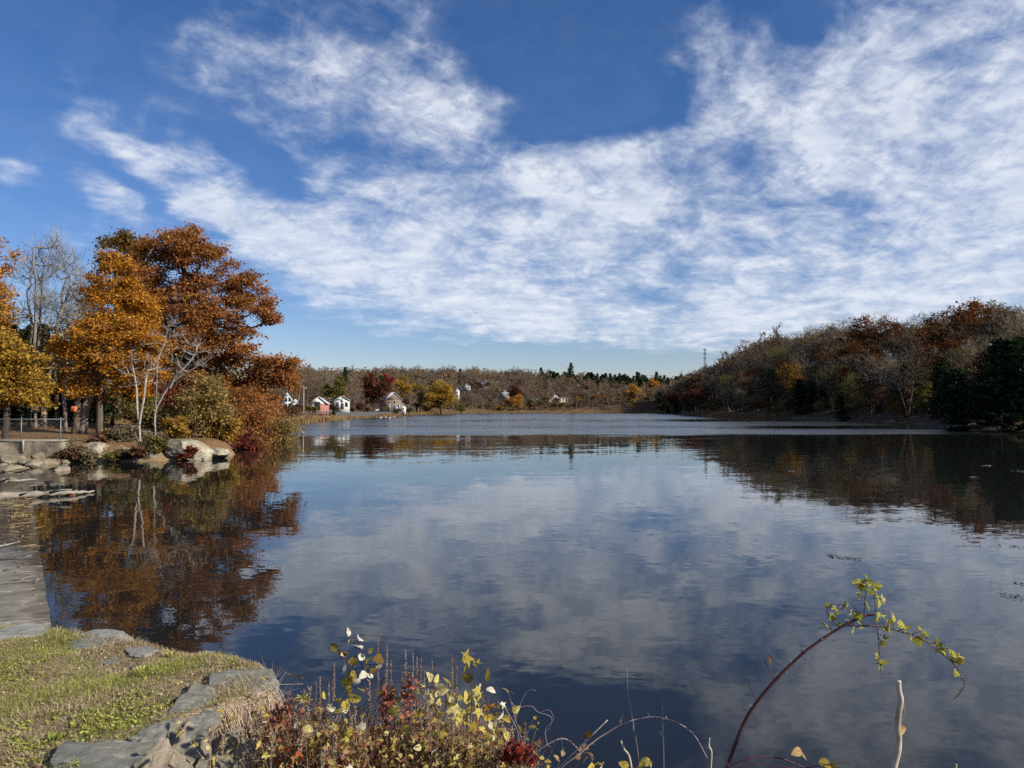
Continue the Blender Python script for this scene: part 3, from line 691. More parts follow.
# ---- shrubs along the left bank
SH = [ # px, base py, d, halfwidth px, height px, leaf, label
 (205,442,56,30,72,L_MIX,'tall olive and tan shrub growing behind the pale boulder'),
 (238,441,64,30,72,L_OAK,'rust-orange bush hanging over the water right of the boulder'),
 (264,436,74,26,58,L_MIX,'broad olive-yellow bush at the tip of the left bank shore'),
 (281,430,95,18,36,L_BRN,'low brown thicket where the left bank meets the far cove'),
 (220,446,57,20,34,L_YEL,'yellow-green shrub at the water edge just right of the boulder'),
 (187,436,58,16,32,L_RED,'dark red shrub in the thicket above the boulder'),
 (165,428,60,18,44,L_RED,'small crimson bush under the oak behind the leaning pale tree'),
 (247,415,60,12,28,L_RED,'red-leaved branchy shrub over the rust bush'),
 (148,434,57,24,38,L_OLV,'low olive shrub behind the slender pale tree'),
 (180,430,68,36,70,L_BRN,'dull brown shrub under the oak trunk'),
 (122,452,49,16,26,L_TAN,'dry tan brush growing out of the rocks'),
 (100,456,48,14,26,L_BRN,'dry brown brush between the rocks and the fence end'),
 (190,459,47.2,6,11,L_RED,'small dark red shrub in front of the pale boulder'),
 (172,438,53,14,20,L_YEL,'small yellow leafy shrub behind the boulder top'),
 (225,432,72,34,84,L_MIX,'mixed olive shrub filling the bank below the oak'),
 (256,420,80,26,60,L_OAK,'orange-brown bush under the low right limbs of the oak'),
 (140,452,49.5,12,20,L_OLV,'olive brush around the foot of the slender pale tree'),
 (66,452,46.3,10,14,L_TAN,'dry weeds hanging over the concrete under the fence end'),
 (72,459,45.6,12,13,L_BRN,'brown dry brush at the waterline under the wall end'),
 (84,461,46.0,10,12,L_TAN,'tan dry brush at the waterline left of the dark low rock'),
 (136,460,46.4,12,14,L_BRN,'brown brush at the waterline before the slender pale tree'),
 (156,456,47,10,20,L_OLV,'olive brush in the gap left of the boulder'),
 (116,461,46.2,8,9,L_OLV,'low green brush at the waterline below the pale rock'),
 (130,446,50,20,18,L_TAN,'broad tan brush on the bank behind the slender pale tree'),
 (112,443,50,14,14,L_YEL,'low yellowish shrub above the striped rocks')]
for k, (px, py, d, hw, hp, lf, lab) in enumerate(SH):
    rg = np.random.default_rng(80+k); b_ = W(px, py, d); rx = hw*d/F; h = hp*d/F; z = gz(b_[0], d)
    z = b_[2]-.1 if b_[2] < z+.8 else z
    wm_, fm_ = shrubm(rg, rx, rx*.8, h, K=30, n=int(110+rx*rx*55), ls=.15)
    put('shrub', lab, 'shrub', wm_, fm_, BARKG, lf, (b_[0], d, z))
# ================================================================== woods of the far shores
rng = np.random.default_rng(101)
def bare_model(rng, h, cr, tips=90, stems_=1, per=2, tl=.9, wid=.02, r=.16, r0=.02, leafK=0, lk0=3, lks=.2):
    lb = [(0, 0, h*.72, cr, cr, h*.27), (cr*.2, 0, h*.55, cr*.9, cr*.8, h*.2)]
    att = lobes_att(rng, lb, tips, 3, .2)
    S = [(stem(rng, (rng.normal()*.15, 0, -.5), (rng.normal()*cr*.35, rng.normal()*cr*.35, h*.66), 9),) for _ in range(stems_)]
    P, par, tp = grow(rng, S, att, .3, step=.9, up=.02); rr = radii(par, tp, r0, rbase=r)
    wm = MB(); wood(wm, P, par, rr, 5); tm = MB(); twigs(tm, rng, P, par, rr, per, tl, wid, .6, rmax=.07)
    leaves(tm, rng, P[tp], max(leafK, lk0), .9, lks)
    return wm, tm
def crown_model(rng, h, cr, tips=110, K=22, ls=.34, base=.25):
    lb = [(rng.normal()*cr*.35, rng.normal()*cr*.35, h*rng.uniform(base+.25, .85), cr*.62, cr*.62, h*.18) for _ in range(8)]+[(0, 0, h*.82, cr*.5, cr*.5, h*.17)]
    att = lobes_att(rng, lb, tips, 5, .45); S = [(stem(rng, (0, 0, -.5), (rng.normal()*.4, 0, h*.7), 8),)]
    P, par, tp = grow(rng, S, att, .3, step=.9); rr = radii(par, tp, .03, rbase=.25); wm = MB(); wood(wm, P, par, rr, 5)
    fm = MB(); leaves(fm, rng, P[tp], K, .95, ls); return wm, fm
def proto(name, wm, fm, bark, leaf, cname):
    root = thing(name, None, 'tree', (0, 0, -500)); wm.build('trunk', bark, root, smooth=True); fm.build(cname, leaf, root); return root
# models are used by the first tree of each and copied by the rest
MODELS = {
 'bare': [(bare_model(rng, 14, 3.6, 170, 1, 3, 1.0, .026, lk0=5), BARKG, L_TWG), (bare_model(rng, 15, 3.2, 150, 2, 3, 1.0, .026, lk0=5), BARK, L_TWG), (bare_model(rng, 12.5, 4.0, 170, 1, 3, 1.0, .026, lk0=5), BARK, L_TWG), (bare_model(rng, 14, 3.8, 150, 1, 2, 1.0, .026, .15, .02, 10), BARKG, L_TAN), (bare_model(rng, 13, 3.6, 150, 1, 2, 1.0, .026, .15, .02, 12), BARK, L_OLV)],
 'oak': [(crown_model(rng, 14, 4.6, 130), BARKD, L_OAK), (crown_model(rng, 12, 4.2, 120), BARKD, L_RBR), (crown_model(rng, 11, 3.6, 100), BARK, L_BRN), (crown_model(rng, 10, 3.8, 100), BARK, L_OLV)],
 'pine': [(conifer(rng, 16, 5.6, 13, 26, .45, .2, rag=.5), BARKD, L_EVG), (conifer(rng, 14, 4.6, 15, 26, .42, .05, rag=.35), BARKD, L_EVG)]}
PR = {}
def place(kind, i, x, y, s, label, group, name, rz=None, z=None, leaf=None):
    key = (kind, i, leaf.name if leaf else ''); (wm, fm), bark, lf = MODELS[kind][i]
    z = gz(x, y)-.3 if z is None else z; rz = rng.random()*6.28 if rz is None else rz
    if key not in PR:
        PR[key] = r = put(name, label, 'tree', wm, fm, bark, leaf or lf, (x, y, z), rz, group, 'crown', 'trunk', s)
        r['label'] = label
        if group: r['group'] = group
        return r
    r = dup(PR[key], (x, y, z), rz, s, label, group)
    if name and not r.name.startswith(name): r.name = name
    if not group and 'group' in r: del r['group']
    return r
LB_R = ('bare grey-brown tree on the shaded hillside right of the lake', 'bare trees on the shaded hillside')
LO_R = {0: 'rust-leaved oak among the bare trees of the shaded hillside', 1: 'dark red-brown oak among the bare trees of the shaded hillside', 2: 'brown-leaved tree among the bare trees of the shaded hillside', 3: 'olive-leaved tree low on the shaded hillside'}
# candidates on the right hillside
def jgrid(y0, y1, x0, x1, st, jt):
    gy, gx = np.meshgrid(np.arange(y0, y1, st), np.arange(x0, x1, st), indexing='ij'); x = gx.ravel()+rng.normal(size=gx.size)*jt; y = gy.ravel()+rng.normal(size=gx.size)*jt
    return zip(x.tolist(), y.tolist(), sdf(x, y).tolist(), terr(x, y).tolist())
ZC = {}
cand = []
for x, y, s, tz in jgrid(66, 560, 62, 215, 6.5, 2.4):
    ZC[(x, y)] = tz
    if True:
        if s < 1.5 or (y > 500 and x < 110): continue
        if x/y > .80: continue
        if s > 75+.12*y*0: continue
        if s > 45 and rng.random() < .3: continue
        cand.append((math.hypot(x, y), x, y, s))
cand.sort(); stuff = []
nb = 0; no = 0
for (d, x, y, s) in cand:
    px = 512+F*x/y; u = rng.random(); sc_ = rng.uniform(.88, 1.3)+(.35 if rng.random() < .14 else 0)
    # the rust oaks high on the slope and the dark pines close to the right
    oakp = .06+.38*math.exp(-((px-945)/50)**2)*(s > 36)+.6*math.exp(-((px-862)/22)**2)*(14 < s < 48)+.85*math.exp(-((px-688)/16)**2)*(s < 45)
    lowolive = (s < 12.5) and px < 935
    if u < oakp and no < 250:
        i = 1 if px < 720 else (0 if rng.random() < .65 else 1 if rng.random() < .6 else 2)
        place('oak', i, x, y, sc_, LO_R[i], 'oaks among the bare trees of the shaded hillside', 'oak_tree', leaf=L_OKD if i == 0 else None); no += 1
    elif lowolive and rng.random() < .75:
        place('oak', 3 if rng.random() < .5 else 2, x, y, sc_*.5, None, 'low leafy trees at the foot of the shaded hillside', 'understorey_tree')['label'] = 'low dull-leaved tree at the dark shoreline below the shaded hillside'
    elif (s < 26 and px > 750 and rng.random() < .22):
        place('pine', 1, x, y, sc_*.62, 'low dark hemlock added to darken the foot of the shaded hillside', 'hemlocks added to darken the foot of the hillside', 'hemlock_tree', leaf=L_EVD)  # extra hemlocks put in to keep sky light off the lower slope
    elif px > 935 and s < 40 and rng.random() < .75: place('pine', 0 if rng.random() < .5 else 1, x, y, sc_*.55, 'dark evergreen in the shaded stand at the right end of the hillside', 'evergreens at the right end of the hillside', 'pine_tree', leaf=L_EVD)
    elif u > .965 and s > 8: place('pine', 1, x, y, sc_*.8, 'dark evergreen among the bare trees of the shaded hillside', 'evergreens among the bare hillside trees', 'pine_tree')
    elif nb < 210: 
        i = int(rng.choice(5, p=[.28,.22,.2,.2,.1] if s < 45 else [.12,.08,.05,.4,.35])); place('bare', i, x, y, sc_, LB_R[0], LB_R[1], 'bare_tree'); nb += 1
    else: stuff.append(('b', x, y, sc_))
# singled-out trees there
def at(px, d): return (px-512)/F*d
for (kind, i, px, d, s, lab, nm, lf) in [
   ('oak',0,790,262,1.35,'orange-yellow tree low at the shore of the shaded hillside','yellow_tree',L_GLD),('oak',3,778,255,.6,'small yellow bush-like tree at the shore below the golden tree','yellow_tree',L_OLV),
   ('pine',0,958,112,.72,'dark layered white pine at the shore, the leftmost of the shaded pines','pine_tree',L_EVD),('pine',0,1000,115,.86,'dark white pine second from the left edge of the shaded pine group','pine_tree',L_EVD),('pine',1,1012,106,.95,'tallest dark pine at the right edge of the photo','pine_tree',L_EVD),('pine',1,1035,100,.9,'dark pine cut by the right edge of the photo','pine_tree',L_EVD),
   ('pine',1,908,190,.95,'bright green pine below the rust oaks of the hillside top','pine_tree',None),('oak',2,898,158,.55,'small ochre tree low in the dark part of the hillside','ochre_tree',L_GLD),('pine',1,842,205,.6,'squat dark evergreen near the shore in the middle of the shaded hillside','pine_tree',L_EVD),
   ('pine',1,676,430,.75,'dark evergreen at the far tip of the shaded shore','pine_tree',L_EVD),('pine',1,668,440,.5,'small dark evergreen beside the tip of the shaded shore','pine_tree',L_EVD),
   ('oak',1,700,352,1.05,'large dark red-brown oak at the left end of the shaded hillside','oak_tree',None)]:
    x = at(px, d); place(kind, i, x, d, s, lab, None, nm, leaf=lf)
# ---- trees singled out round the village and along the far shore
MODELS['dome'] = [(crown_model(rng, 10, 5.2, 260, 26, .42, -.12), BARKD, L_YEL), (crown_model(rng, 10, 4.4, 200, 24, .42, .05), BARKD, L_OLV)]
for (kind, i, px, d, hpx, base, lab, nm, lf, wd) in [
   ('dome',0,441,440,32,413.5,'bright golden willow at the water edge across the lake','willow_tree',L_YEL,1.3),('dome',1,417,452,34,413,'brown-gold dense tree just left of the golden willow','tree',leafmat('leaf_dull_gold', [(.08,.05,.015),(.20,.13,.03),(.30,.20,.05)]),.95),
   ('dome',1,338,250,36,409,'yellow-green round tree with dark trunk in front of the white house','tree',L_OLV,.95),('dome',1,371,300,42,411,'large dark brown oak by the road with a thick trunk','oak_tree',L_RBR,1.0),
   ('dome',1,386,560,16,388,'bright red tree on the ridge behind the village','red_tree',leafmat('leaf_bright_red', [(.14,.02,.015),(.30,.04,.03),(.40,.08,.05)]),1.1),('pine',1,381,440,28,402,'dark evergreen behind the brown oak and the shingled house','pine_tree',None,.8),
   ('dome',1,402,390,30,402,'ochre-yellow tree behind the shingled house','tree',L_YEL,.75),('dome',1,519,560,19,411,'golden-brown small tree on the far shore','tree',L_ORG,.95),('dome',1,515,585,18,401,'brick-red tree behind the golden-brown one on the far shore','tree',L_RBR,1.),
   ('dome',1,634,575,22,404,'orange tree standing among bare trees on the far shore','tree',L_ORG,.85),('dome',1,652,600,14,391,'small orange crown above the bare trees near the far cove','tree',L_ORG,1.),('dome',1,500,552,8,412.5,'low olive bush on the far waterline','bush',L_OLV,1.6),('dome',1,663,470,13,413,'olive-yellow bush in the far cove','bush',L_OLV,1.5),
   ('dome',1,425,440,10,413.5,'pale yellow-green bush at the foot of the willow','bush',L_YEL,1.2),('dome',1,462,455,8,413,'low olive bush right of the golden willow','bush',L_OLV,1.6),
   ('pine',0,571,640,16,380,'pale-topped pine standing alone on the far ridge','pine_tree',None,.8),('pine',1,345,480,20,386,'small dark spruce tip above the village trees','pine_tree',None,.7),
   ('bare',0,292,215,46,413,'bare tree over the white farmhouse at the end of the left bank','bare_tree',None,1.),('bare',1,306,222,36,411,'bare dark-stemmed tree behind the pale utility pole','bare_tree',None,1.),('bare',2,318,260,40,409,'bare tree behind the white-gabled garage','bare_tree',None,1.),
   ('bare',3,356,270,26,410,'thin bare tree between the white house and the brown oak','bare_tree',None,1.),('bare',0,279,240,44,414,'bare tree at the shore end of the left bank thicket','bare_tree',None,1.1),('bare',1,395,330,26,411,'bare tree in front of the shingled house','bare_tree',None,.9),
   ('bare',2,352,320,34,409,'bare grey tree behind the white house','bare_tree',None,1.),('bare',0,408,400,24,411,'bare tree beside the white shed','bare_tree',None,.9),('bare',3,328,330,38,407,'bare tree behind the yellow-green tree','bare_tree',None,1.)]:
    ht = {'dome':10.,'pine':15.,'bare':14.,'oak':12.}[kind]; s = hpx*d/F/ht; b_ = W(px, base, d)
    o = place(kind, i, b_[0], d, (s*wd, s*wd, s), lab, None, nm, leaf=lf, z=max(b_[2], gz(b_[0], d)-s*3)-.2 if kind != 'x' else None)
# the wood goes on past the left edge of the photo
rg2 = np.random.default_rng(77)
for k in range(34):
    px = rg2.uniform(-420, -25); d = rg2.uniform(56, 120); x = at(px, d)
    if rg2.random() < .5: place('oak', int(rg2.integers(0, 4)), x, d, rg2.uniform(.8, 1.3), 'autumn-leaved tree in the wood beyond the chain fence', 'trees of the wood beyond the chain fence', 'oak_tree')
    else: place('pine', int(rg2.integers(0, 2)), x, d, rg2.uniform(.7, 1.), 'dark evergreen in the wood beyond the chain fence', 'evergreens of the wood beyond the chain fence', 'pine_tree')
# ---- far hill behind the lake
LB_F = ('bare grey tree on the sunlit wooded hill across the lake', 'bare trees on the far sunlit hill')
nf = 0; far = []
for x, y, s, tz in jgrid(250, 900, -400, 262, 8.5, 3.5):
    ZC[(x, y)] = tz
    if True:
        px = 512+F*x/y
        if s < 5 or px < 262 or px > 700 or s > 330: continue
        if x > 96 and y < 548: continue
        if y < 335 and s < 60 or (y < 420 and s < 22): continue   # village
        far.append((s, x, y, px))
far.sort()
for (s, x, y, px) in far:
    u = rng.random(); sc_ = rng.uniform(.6, 1.15)
    gl = sst(240, 330, s)
    if (s > 165 and (540 < px < 577 or 584 < px < 690) and u < .9) or (s > 215 and u < (.10 if px > 480 else .28)): stuff.append(('p', x, y, sc_*rng.uniform(.72, 1.0)*(1. if px > 520 else .8)))
    elif u < .05+.10*(noise3(np.array([x/60, y/60, 1.]), 12) > .25): stuff.append(('o', x, y, sc_*.8))
    elif s < 60 and u > .5 and px > 430: stuff.append(('k', x, y, sc_*.6))
    elif nb < 295 and s < 60 and px > 430: place('bare', int(rng.integers(0, 5)), x, y, sc_*.9, LB_F[0], LB_F[1], 'bare_tree'); nb += 1
    else: stuff.append(('b', x, y, sc_))
LOW = {'b': [bare_model(rng, 15, 4.8, 60, 1, 2, 1.5, .10, .16, .05, 0, 7, .55), bare_model(rng, 14, 4.4, 56, 2, 2, 1.5, .10, .16, .05, 0, 7, .55), bare_model(rng, 16, 5.0, 60, 1, 2, 1.5, .11, .18, .05, 0, 7, .55)],
       'p': [conifer(rng, 18, 4.0, 11, 7, 1.0, .3), conifer(rng, 16, 4.6, 9, 9, 1.05, .15, rag=.4)],
       'o': [crown_model(rng, 13, 5, 50, 18, .9), crown_model(rng, 12, 4.6, 50, 18, .9)], 'k': [crown_model(rng, 11, 4.6, 50, 14, .9)]}
FO = {k: (MB(), MB()) for k in 'bpok'}
for (k, x, y, s) in stuff:
    (wm, fm) = LOW[k][int(rng.integers(0, len(LOW[k])))]; a = rng.random()*6.3; c, q = math.cos(a)*s, math.sin(a)*s; M = np.array([[c, -q, 0], [q, c, 0], [0, 0, s]])
    z = gz(x, y)-.3; dvv = rng.random()
    for dst, src in zip(FO[k], (wm, fm)): dst.join(src, M, (x, y, z), dvv)
fmats = {'b': (BARKG, L_TWF), 'p': (BARKD, L_EVG), 'o': (BARK, L_OAK), 'k': (BARKG, L_OLV)}
fl = {'b': 'mass of bare grey-brown trees covering the far wooded hills', 'p': 'dark green pines in a mass along the far ridge', 'o': 'scattered rust-brown trees in the far woods', 'k': 'olive undergrowth trees along the far shore'}
fr = None
for k in 'bpok':
    if not FO[k][0].n: continue
    a, b = FO[k]; me = a.mesh('forest', fmats[k][0]); 
    o = bpy.data.objects.new('forest', me); COL.objects.link(o); tag(o, fl[k], 'forest', kind='stuff')
    c = b.build('foliage', fmats[k][1], o)
print('trees', nb, no, len(stuff))
# ================================================================== left bank: wall, fence, rocks
def lich(nt, vec, c):
    a = nnoise(nt, vec, 9., 6, .7).ss(.56, .64); c = mixc(nt, a*.55, c, (.33, .32, .25))
    v = nt.nodes.new('ShaderNodeTexVoronoi'); v.feature = 'DISTANCE_TO_EDGE'; v.inputs['Scale'].default_value = 5.; wv = nt.nodes.new('ShaderNodeVectorMath'); wv.operation = 'ADD'
    nt.links.new(vec, wv.inputs[0]); nt.links.new(nnoise(nt, vec, 3., 4, .6, out=1), wv.inputs[1]); nt.links.new(wv.outputs[0], v.inputs['Vector'])
    cr = 1-NX(nt, v.outputs['Distance']).ss(.0, .022); g_ = nnoise(nt, vec, 2.2, 3, .5).ss(.5, .56)
    c = mixc(nt, cr*g_*.85, c, (.02, .02, .016)); d = nnoise(nt, vec, 2.6, 7, .7).ss(.5, .66)
    return mixc(nt, d*.5, c, (.15, .12, .08))
CONC = surf('old_concrete', [(.07,.055,.04),(.20,.165,.115),(.32,.28,.21)], .9, 8, bump=.7, bdist=.08, bscale=5, stretch=(1, 1, 1.6))
ROCKP = surf('pale_rock', [(.05,.04,.03),(.20,.17,.12),(.34,.30,.22),(.44,.40,.31)], 1.1, 9, bump=.9, bdist=.12, bscale=4)
SLATE = surf('slate', [(.06,.06,.05),(.12,.12,.10),(.19,.185,.155),(.27,.255,.205)], 3.5, 9, bump=.75, bdist=.015, bscale=16, stretch=(1, 2.2, 2.2), extra=lich)
SLATEW = surf('warm_stone', [(.10,.082,.058),(.22,.185,.135),(.34,.30,.22)], 5, 8, bump=.8, bdist=.02, bscale=18, extra=lich)
GALV = surf('galvanised_steel', [(.14,.145,.15),(.21,.215,.22)], 8, 2, rough=.45, bump=0, metal=.3)
WHITE = surf('white_paint', [(.66,.66,.64),(.78,.78,.76)], 4, 3, bump=0); 
def rock(seed, size, cuts=14, tight=.86, lvl=5, rough=.03, top=None, detail=1.):
    """boulder: a ball cut by random planes and roughened"""
    import bmesh
    rg = np.random.default_rng(seed); bm = bmesh.new(); bmesh.ops.create_icosphere(bm, subdivisions=lvl, radius=1); V = np.array([v.co[:] for v in bm.verts]); T = np.array([[v.index for v in f.verts] for f in bm.faces]); bm.free()
    N = rg.normal(size=(cuts, 3)); N /= np.linalg.norm(N, axis=1, keepdims=True); D = rg.uniform(tight-.28, tight, cuts)
    if top is not None: N = np.vstack([N, [[0.03, -.05, 1]]]); D = np.append(D, top)
    for nn, dd in zip(N, D):
        o = V@nn-dd; V = V-np.clip(o, 0, None)[:, None]*nn
    V = V*(1+.09*fbm(V*1.7+seed, 3, seed)[:, None]); V = V+rough*fbm(V*5+seed, 4, seed+3)[:, None]*V/np.linalg.norm(V, axis=1, keepdims=True)*detail
    V = V*np.asarray(size)
    return MB().add(V, T=T)
def putrock(name, label, seed, size, loc, mat, rz=0., tilt=(0, 0), **k):
    o = rock(seed, size, **k).build(name, mat, smooth=True); o.location = loc; o.rotation_euler = (tilt[0], tilt[1], rz)
    g = k.pop('group', None); tag(o, label, 'rock'); return o
def wpx(px, py, d): return tuple(W(px, py, d))
putrock('boulder', 'big pale rounded boulder rising from the water on the left bank', 3, (2.15, 1.4, 1.08), (W(184, 452, 47.6)[0], 48, .55), ROCKP, .1, (0, .12), cuts=16, lvl=6, rough=.05)
putrock('rock', 'pale striped rock at the water edge next to the dry brush', 5, (.95, .8, .75), (W(92, 455, 46.6)[0], 47, .45), ROCKP, .4, lvl=5)
putrock('rock', 'pale rock at the foot of the slender pale tree', 8, (1.15, .9, .72), (W(124, 455, 47)[0], 47.4, .40), ROCKP, -.3)
putrock('rock', 'low grey rock half in the water right of the boulder', 9, (.6, .7, .35), (W(213, 456, 49)[0], 50, .1), SLATEW, .3)
putrock('rock', 'dark low rock between the two pale shore rocks', 10, (.7, .6, .45), (W(108, 458, 46.6)[0], 46.8, .15), SLATEW, .9)
putrock('rock', 'small dark rock between the sapling and the boulder', 12, (.6, .5, .4), (W(150, 459, 46.8)[0], 47, .12), SLATEW, .2)
rg = np.random.default_rng(60)
for k, (px, py, d, s, lab) in enumerate([(8,470,40,.8,'flat tan rock on the shore at the end of the dam'),(24,466,42,.9,'broken concrete lump below the fence wall'),(44,465,44,.7,'light rock below the second fence post'),(35,470,41.5,.5,'small tan stone at the dam end waterline'),(2,462,42.5,1.,'large tan slab of rubble at the left edge of the photo'),(60,464,45,.55,'grey lump of rubble at the wall end by the water')]):
    putrock('rubble_rock', lab, 70+k, (s, s*.8, s*.42), (W(px, py, d)[0], d+.4, max(.0, W(px, py, d)[2])+.02), CONC, rg.random()*3)
qs = ['bottom-most','small','cracked','flat','sloping','tan','rounded','angular','broken','low','pitted','worn']
for k in range(9):
    px = rg.uniform(-10, 64); py = rg.uniform(456, 471); d = 39.5+(471-py)*.36; s = rg.uniform(.3, .75); x = at(px, d)
    o = rock(100+k, (s, s*.8, s*.55), lvl=4).build('rubble_rock', CONC, smooth=True); o.location = (x, d, max(.0, W(px, py, d)[2])); o.rotation_euler = (0, 0, rg.random()*3)
    tag(o, 'tan rubble lump on the shore below the concrete wall', 'rock', 'rubble below the concrete wall')
for k, (px, w_, h_, lab) in enumerate([(72,1.2,.9,'tan ledge rock just right of the concrete wall end'),(83,.9,.75,'cracked ledge rock left of the striped rock'),(107,1.1,.85,'brown ledge rock between the two pale rocks, behind the dark one'),(140,1.,.8,'tan ledge rock at the root of the slender pale tree'),(153,.9,.85,'dark ledge rock against the left side of the boulder'),(206,1.,.5,'pale low tail of ledge at the right end of the boulder')]):
    putrock('ledge_rock', lab, 140+k, (w_, .7, h_), (W(px, 455, 47.2)[0], 47.0 if px < 200 else 49, .38), CONC if k % 2 == 0 else ROCKP, rg.random()*3, cuts=20, tight=.8)
# retaining wall under the fence
wl = thing('retaining_wall', 'weathered concrete retaining wall under the chain-link fence', 'wall', (0, 0, 0)); wl['kind'] = 'thing'
x0, x1, yw = W(-60, 441, 45.3)[0], W(61, 441, 45.3)[0], 45.6; zt = W(30, 441.5, 45.3)[2]
n_ = 70; xs_ = np.linspace(x0, x1, n_); zs_ = np.linspace(-.6, zt, 12); V = []; 
for zz_ in zs_:
    for xx in xs_: V.append((xx, yw-.25+.35*(zt-zz_)/2-.35*(zt-zz_)+.16*float(fbm(np.array([xx*.9, zz_*1.3, 2.]), 4, 4)), zz_))
Q = [[r_*n_+i, r_*n_+i+1, (r_+1)*n_+i+1, (r_+1)*n_+i] for r_ in range(11) for i in range(n_-1)]
b = MB().add(V, Q); b.box(((x0+x1)/2, yw+.35, (zt-.6)/2), (x1-x0, 1.0, zt+.6)); b.build('wall_face', CONC, wl, smooth=False)
MB().box(((x0+x1)/2, yw+.1, zt+.05), (x1-x0+.1, .62, .12)).build('coping', surf('coping_concrete', [(.17,.15,.115),(.28,.25,.20)], 3, 6, bump=.4, bscale=12), wl)
MB().box((W(21, 441, 45)[0], yw-.40, zt-.3), (.11, .1, .8)).build('bracket', BARKP, wl)
# chain-link fence
fz = zt+.11; fh = 1.28; fx0, fx1 = x0, x1-.1; yf = yw+.1
fe = thing('chain_link_fence', 'galvanised chain-link fence on the concrete wall at the left', 'fence', (fx0, yf, fz))
b = MB(); Lf = fx1-fx0; sp = .085
for k in range(int((Lf+fh)/sp)):
    for sg in (1, -1):
        a = k*sp-fh if sg > 0 else k*sp; p0 = np.array([a, 0., .02]); p1 = np.array([a+sg*fh, 0, fh-.02])
        def clip(p0, p1):
            d = p1-p0; t0, t1 = 0., 1.
            for lim, s_ in ((0., 1), (Lf, -1)):
                f0 = (p0[0]-lim)*s_; f1 = (p1[0]-lim)*s_
                if f0 < 0 and f1 < 0: return None
                if f0 < 0: t0 = max(t0, f0/(f0-f1))
                if f1 < 0: t1 = min(t1, f0/(f0-f1))
            return (p0+d*t0, p0+d*t1) if t1 > t0 else None
        c_ = clip(p0, p1)
        if c_: b.segs([c_[0]], [c_[1]], 0.0018, 0.0018, 3)
b.build('wire_mesh', GALV, fe)
px_posts = [60.5-39.3*k for k in range(4)]
for p_ in px_posts:
    xx = W(p_, 430, 45.7)[0]-fx0; pp = MB().tube([(xx, 0, -.1), (xx, 0, fh+.06)], .038, 8).build('post', GALV, fe, smooth=True)
    c = MB().tube([(xx, 0, fh+.05), (xx, 0, fh+.1), (xx, 0, fh+.125)], [.045, .04, .012], 8).build('cap', GALV, pp, smooth=True)
MB().tube([(0, 0, fh), (Lf, 0, fh)], .026, 8).build('rail', GALV, fe, smooth=True)
# ================================================================== village across the cove
def facade(name, lab, cat, px, d, base, wpx_, hpx, wallm, roofm, rz=0., depth=7., roofh=.38, wins=(), door=None, chim=True, trim=None, parts=()):
    b_ = W(px, base, d); w_ = wpx_*d/F; h = hpx*d/F; hw = h*(1-roofh)
    r = thing(name, lab, cat, (b_[0], d, b_[2]-.05), rz)
    wb = MB(); wb.box((0, depth/2, hw/2-.6), (w_, depth, hw+1.2)); wb.gable((0, depth/2, hw), (w_, depth, h*roofh)); wo_ = wb.build('wall', wallm, r)
    # roof: two slabs
    rb = MB(); rh = h*roofh; sl_ = math.hypot(w_/2, rh); e = .35
    for sg in (1, -1):
        n0 = np.array([sg*rh, 0, w_/2])/sl_*.16; a = np.array([0, -e, hw+rh]); c = np.array([sg*(w_/2+e*.8), -e, hw-e*.8*rh/(w_/2)]); D_ = np.array([0, depth+2*e, 0]); up_ = n0*1.0; lo = n0*.12
        P8 = np.array([a+lo, c+lo, c+lo+D_, a+lo+D_, a+up_, c+up_, c+up_+D_, a+up_+D_]); Qs = [[0,3,2,1],[4,5,6,7],[0,1,5,4],[1,2,6,5],[2,3,7,6],[3,0,4,7]]
        rb.add(P8, Qs)
    ro = rb.build('roof', roofm, r)
    if chim: MB().box((w_*.18, depth*.6, hw+rh*.95), (.6, .6, 1.4)).build('chimney', BRICK, ro)
    for (u, v, a, c) in wins:
        wn = MB().box((u*w_, -.03, v*hw), (a+.18, .07, c+.18)).build('window', WHITE if trim is None else trim, r)
        MB().box((u*w_, -.075, v*hw), (a, .03, c)).build('pane', GLASS, wn)
    if door:
        dd = MB().box((door[0]*w_, -.03, door[2]/2), (door[1], .08, door[2])).build('door', door[3], r)
        MB().box((door[0]*w_+door[1]*.36, -.09, door[2]*.48), (.08, .05, .12)).build('handle', GALV, dd)
    return r, w_, h, hw
BRICK = surf('brick_red', [(.20,.07,.05),(.30,.11,.08)], 6, 4, bump=.2)
GLASS = surf('window_glass', [(.02,.025,.03),(.05,.06,.07)], 1, 2, rough=.08, bump=0, spec=.8)
SHING = surf('roof_shingle', [(.07,.065,.06),(.13,.12,.11)], 4, 5, bump=.3); SHINL = surf('roof_light', [(.40,.40,.40),(.55,.55,.54)], 2, 4, bump=.1)
SIDW = surf('white_siding', [(.46,.46,.44),(.60,.60,.58)], 3, 3, bump=.2, stretch=(.2, .2, 6)); SALM = surf('salmon_siding', [(.30,.12,.095),(.38,.17,.135)], 3, 3, bump=.1)
SHAK = surf('brown_shakes', [(.13,.09,.07),(.21,.155,.12)], 5, 4, bump=.3); GREYS = surf('grey_siding', [(.24,.23,.22),(.34,.33,.31)], 3, 3, bump=.2)
CREAM = surf('cream_siding', [(.42,.38,.28),(.55,.50,.38)], 3, 3, bump=.1)
r, w_, h, hw = facade('farmhouse', 'tall white house half hidden by the brush at the left end of the cove', 'house', 288, 236, 409, 8, 18, SIDW, SHING, .35, 8, .3, [(-.25,.3,.9,1.3),(.25,.3,.9,1.3),(-.25,.78,.9,1.3),(.25,.78,.9,1.3)])
p = MB().box((w_*.85, 2, hw*.28-.3), (w_*.75, 5, hw*.56+.6)).build('wing', SIDW, r); MB().gable((w_*.85, 2, hw*.56), (w_*.85, 5.6, hw*.25)).build('wing_roof', SHINL, p)
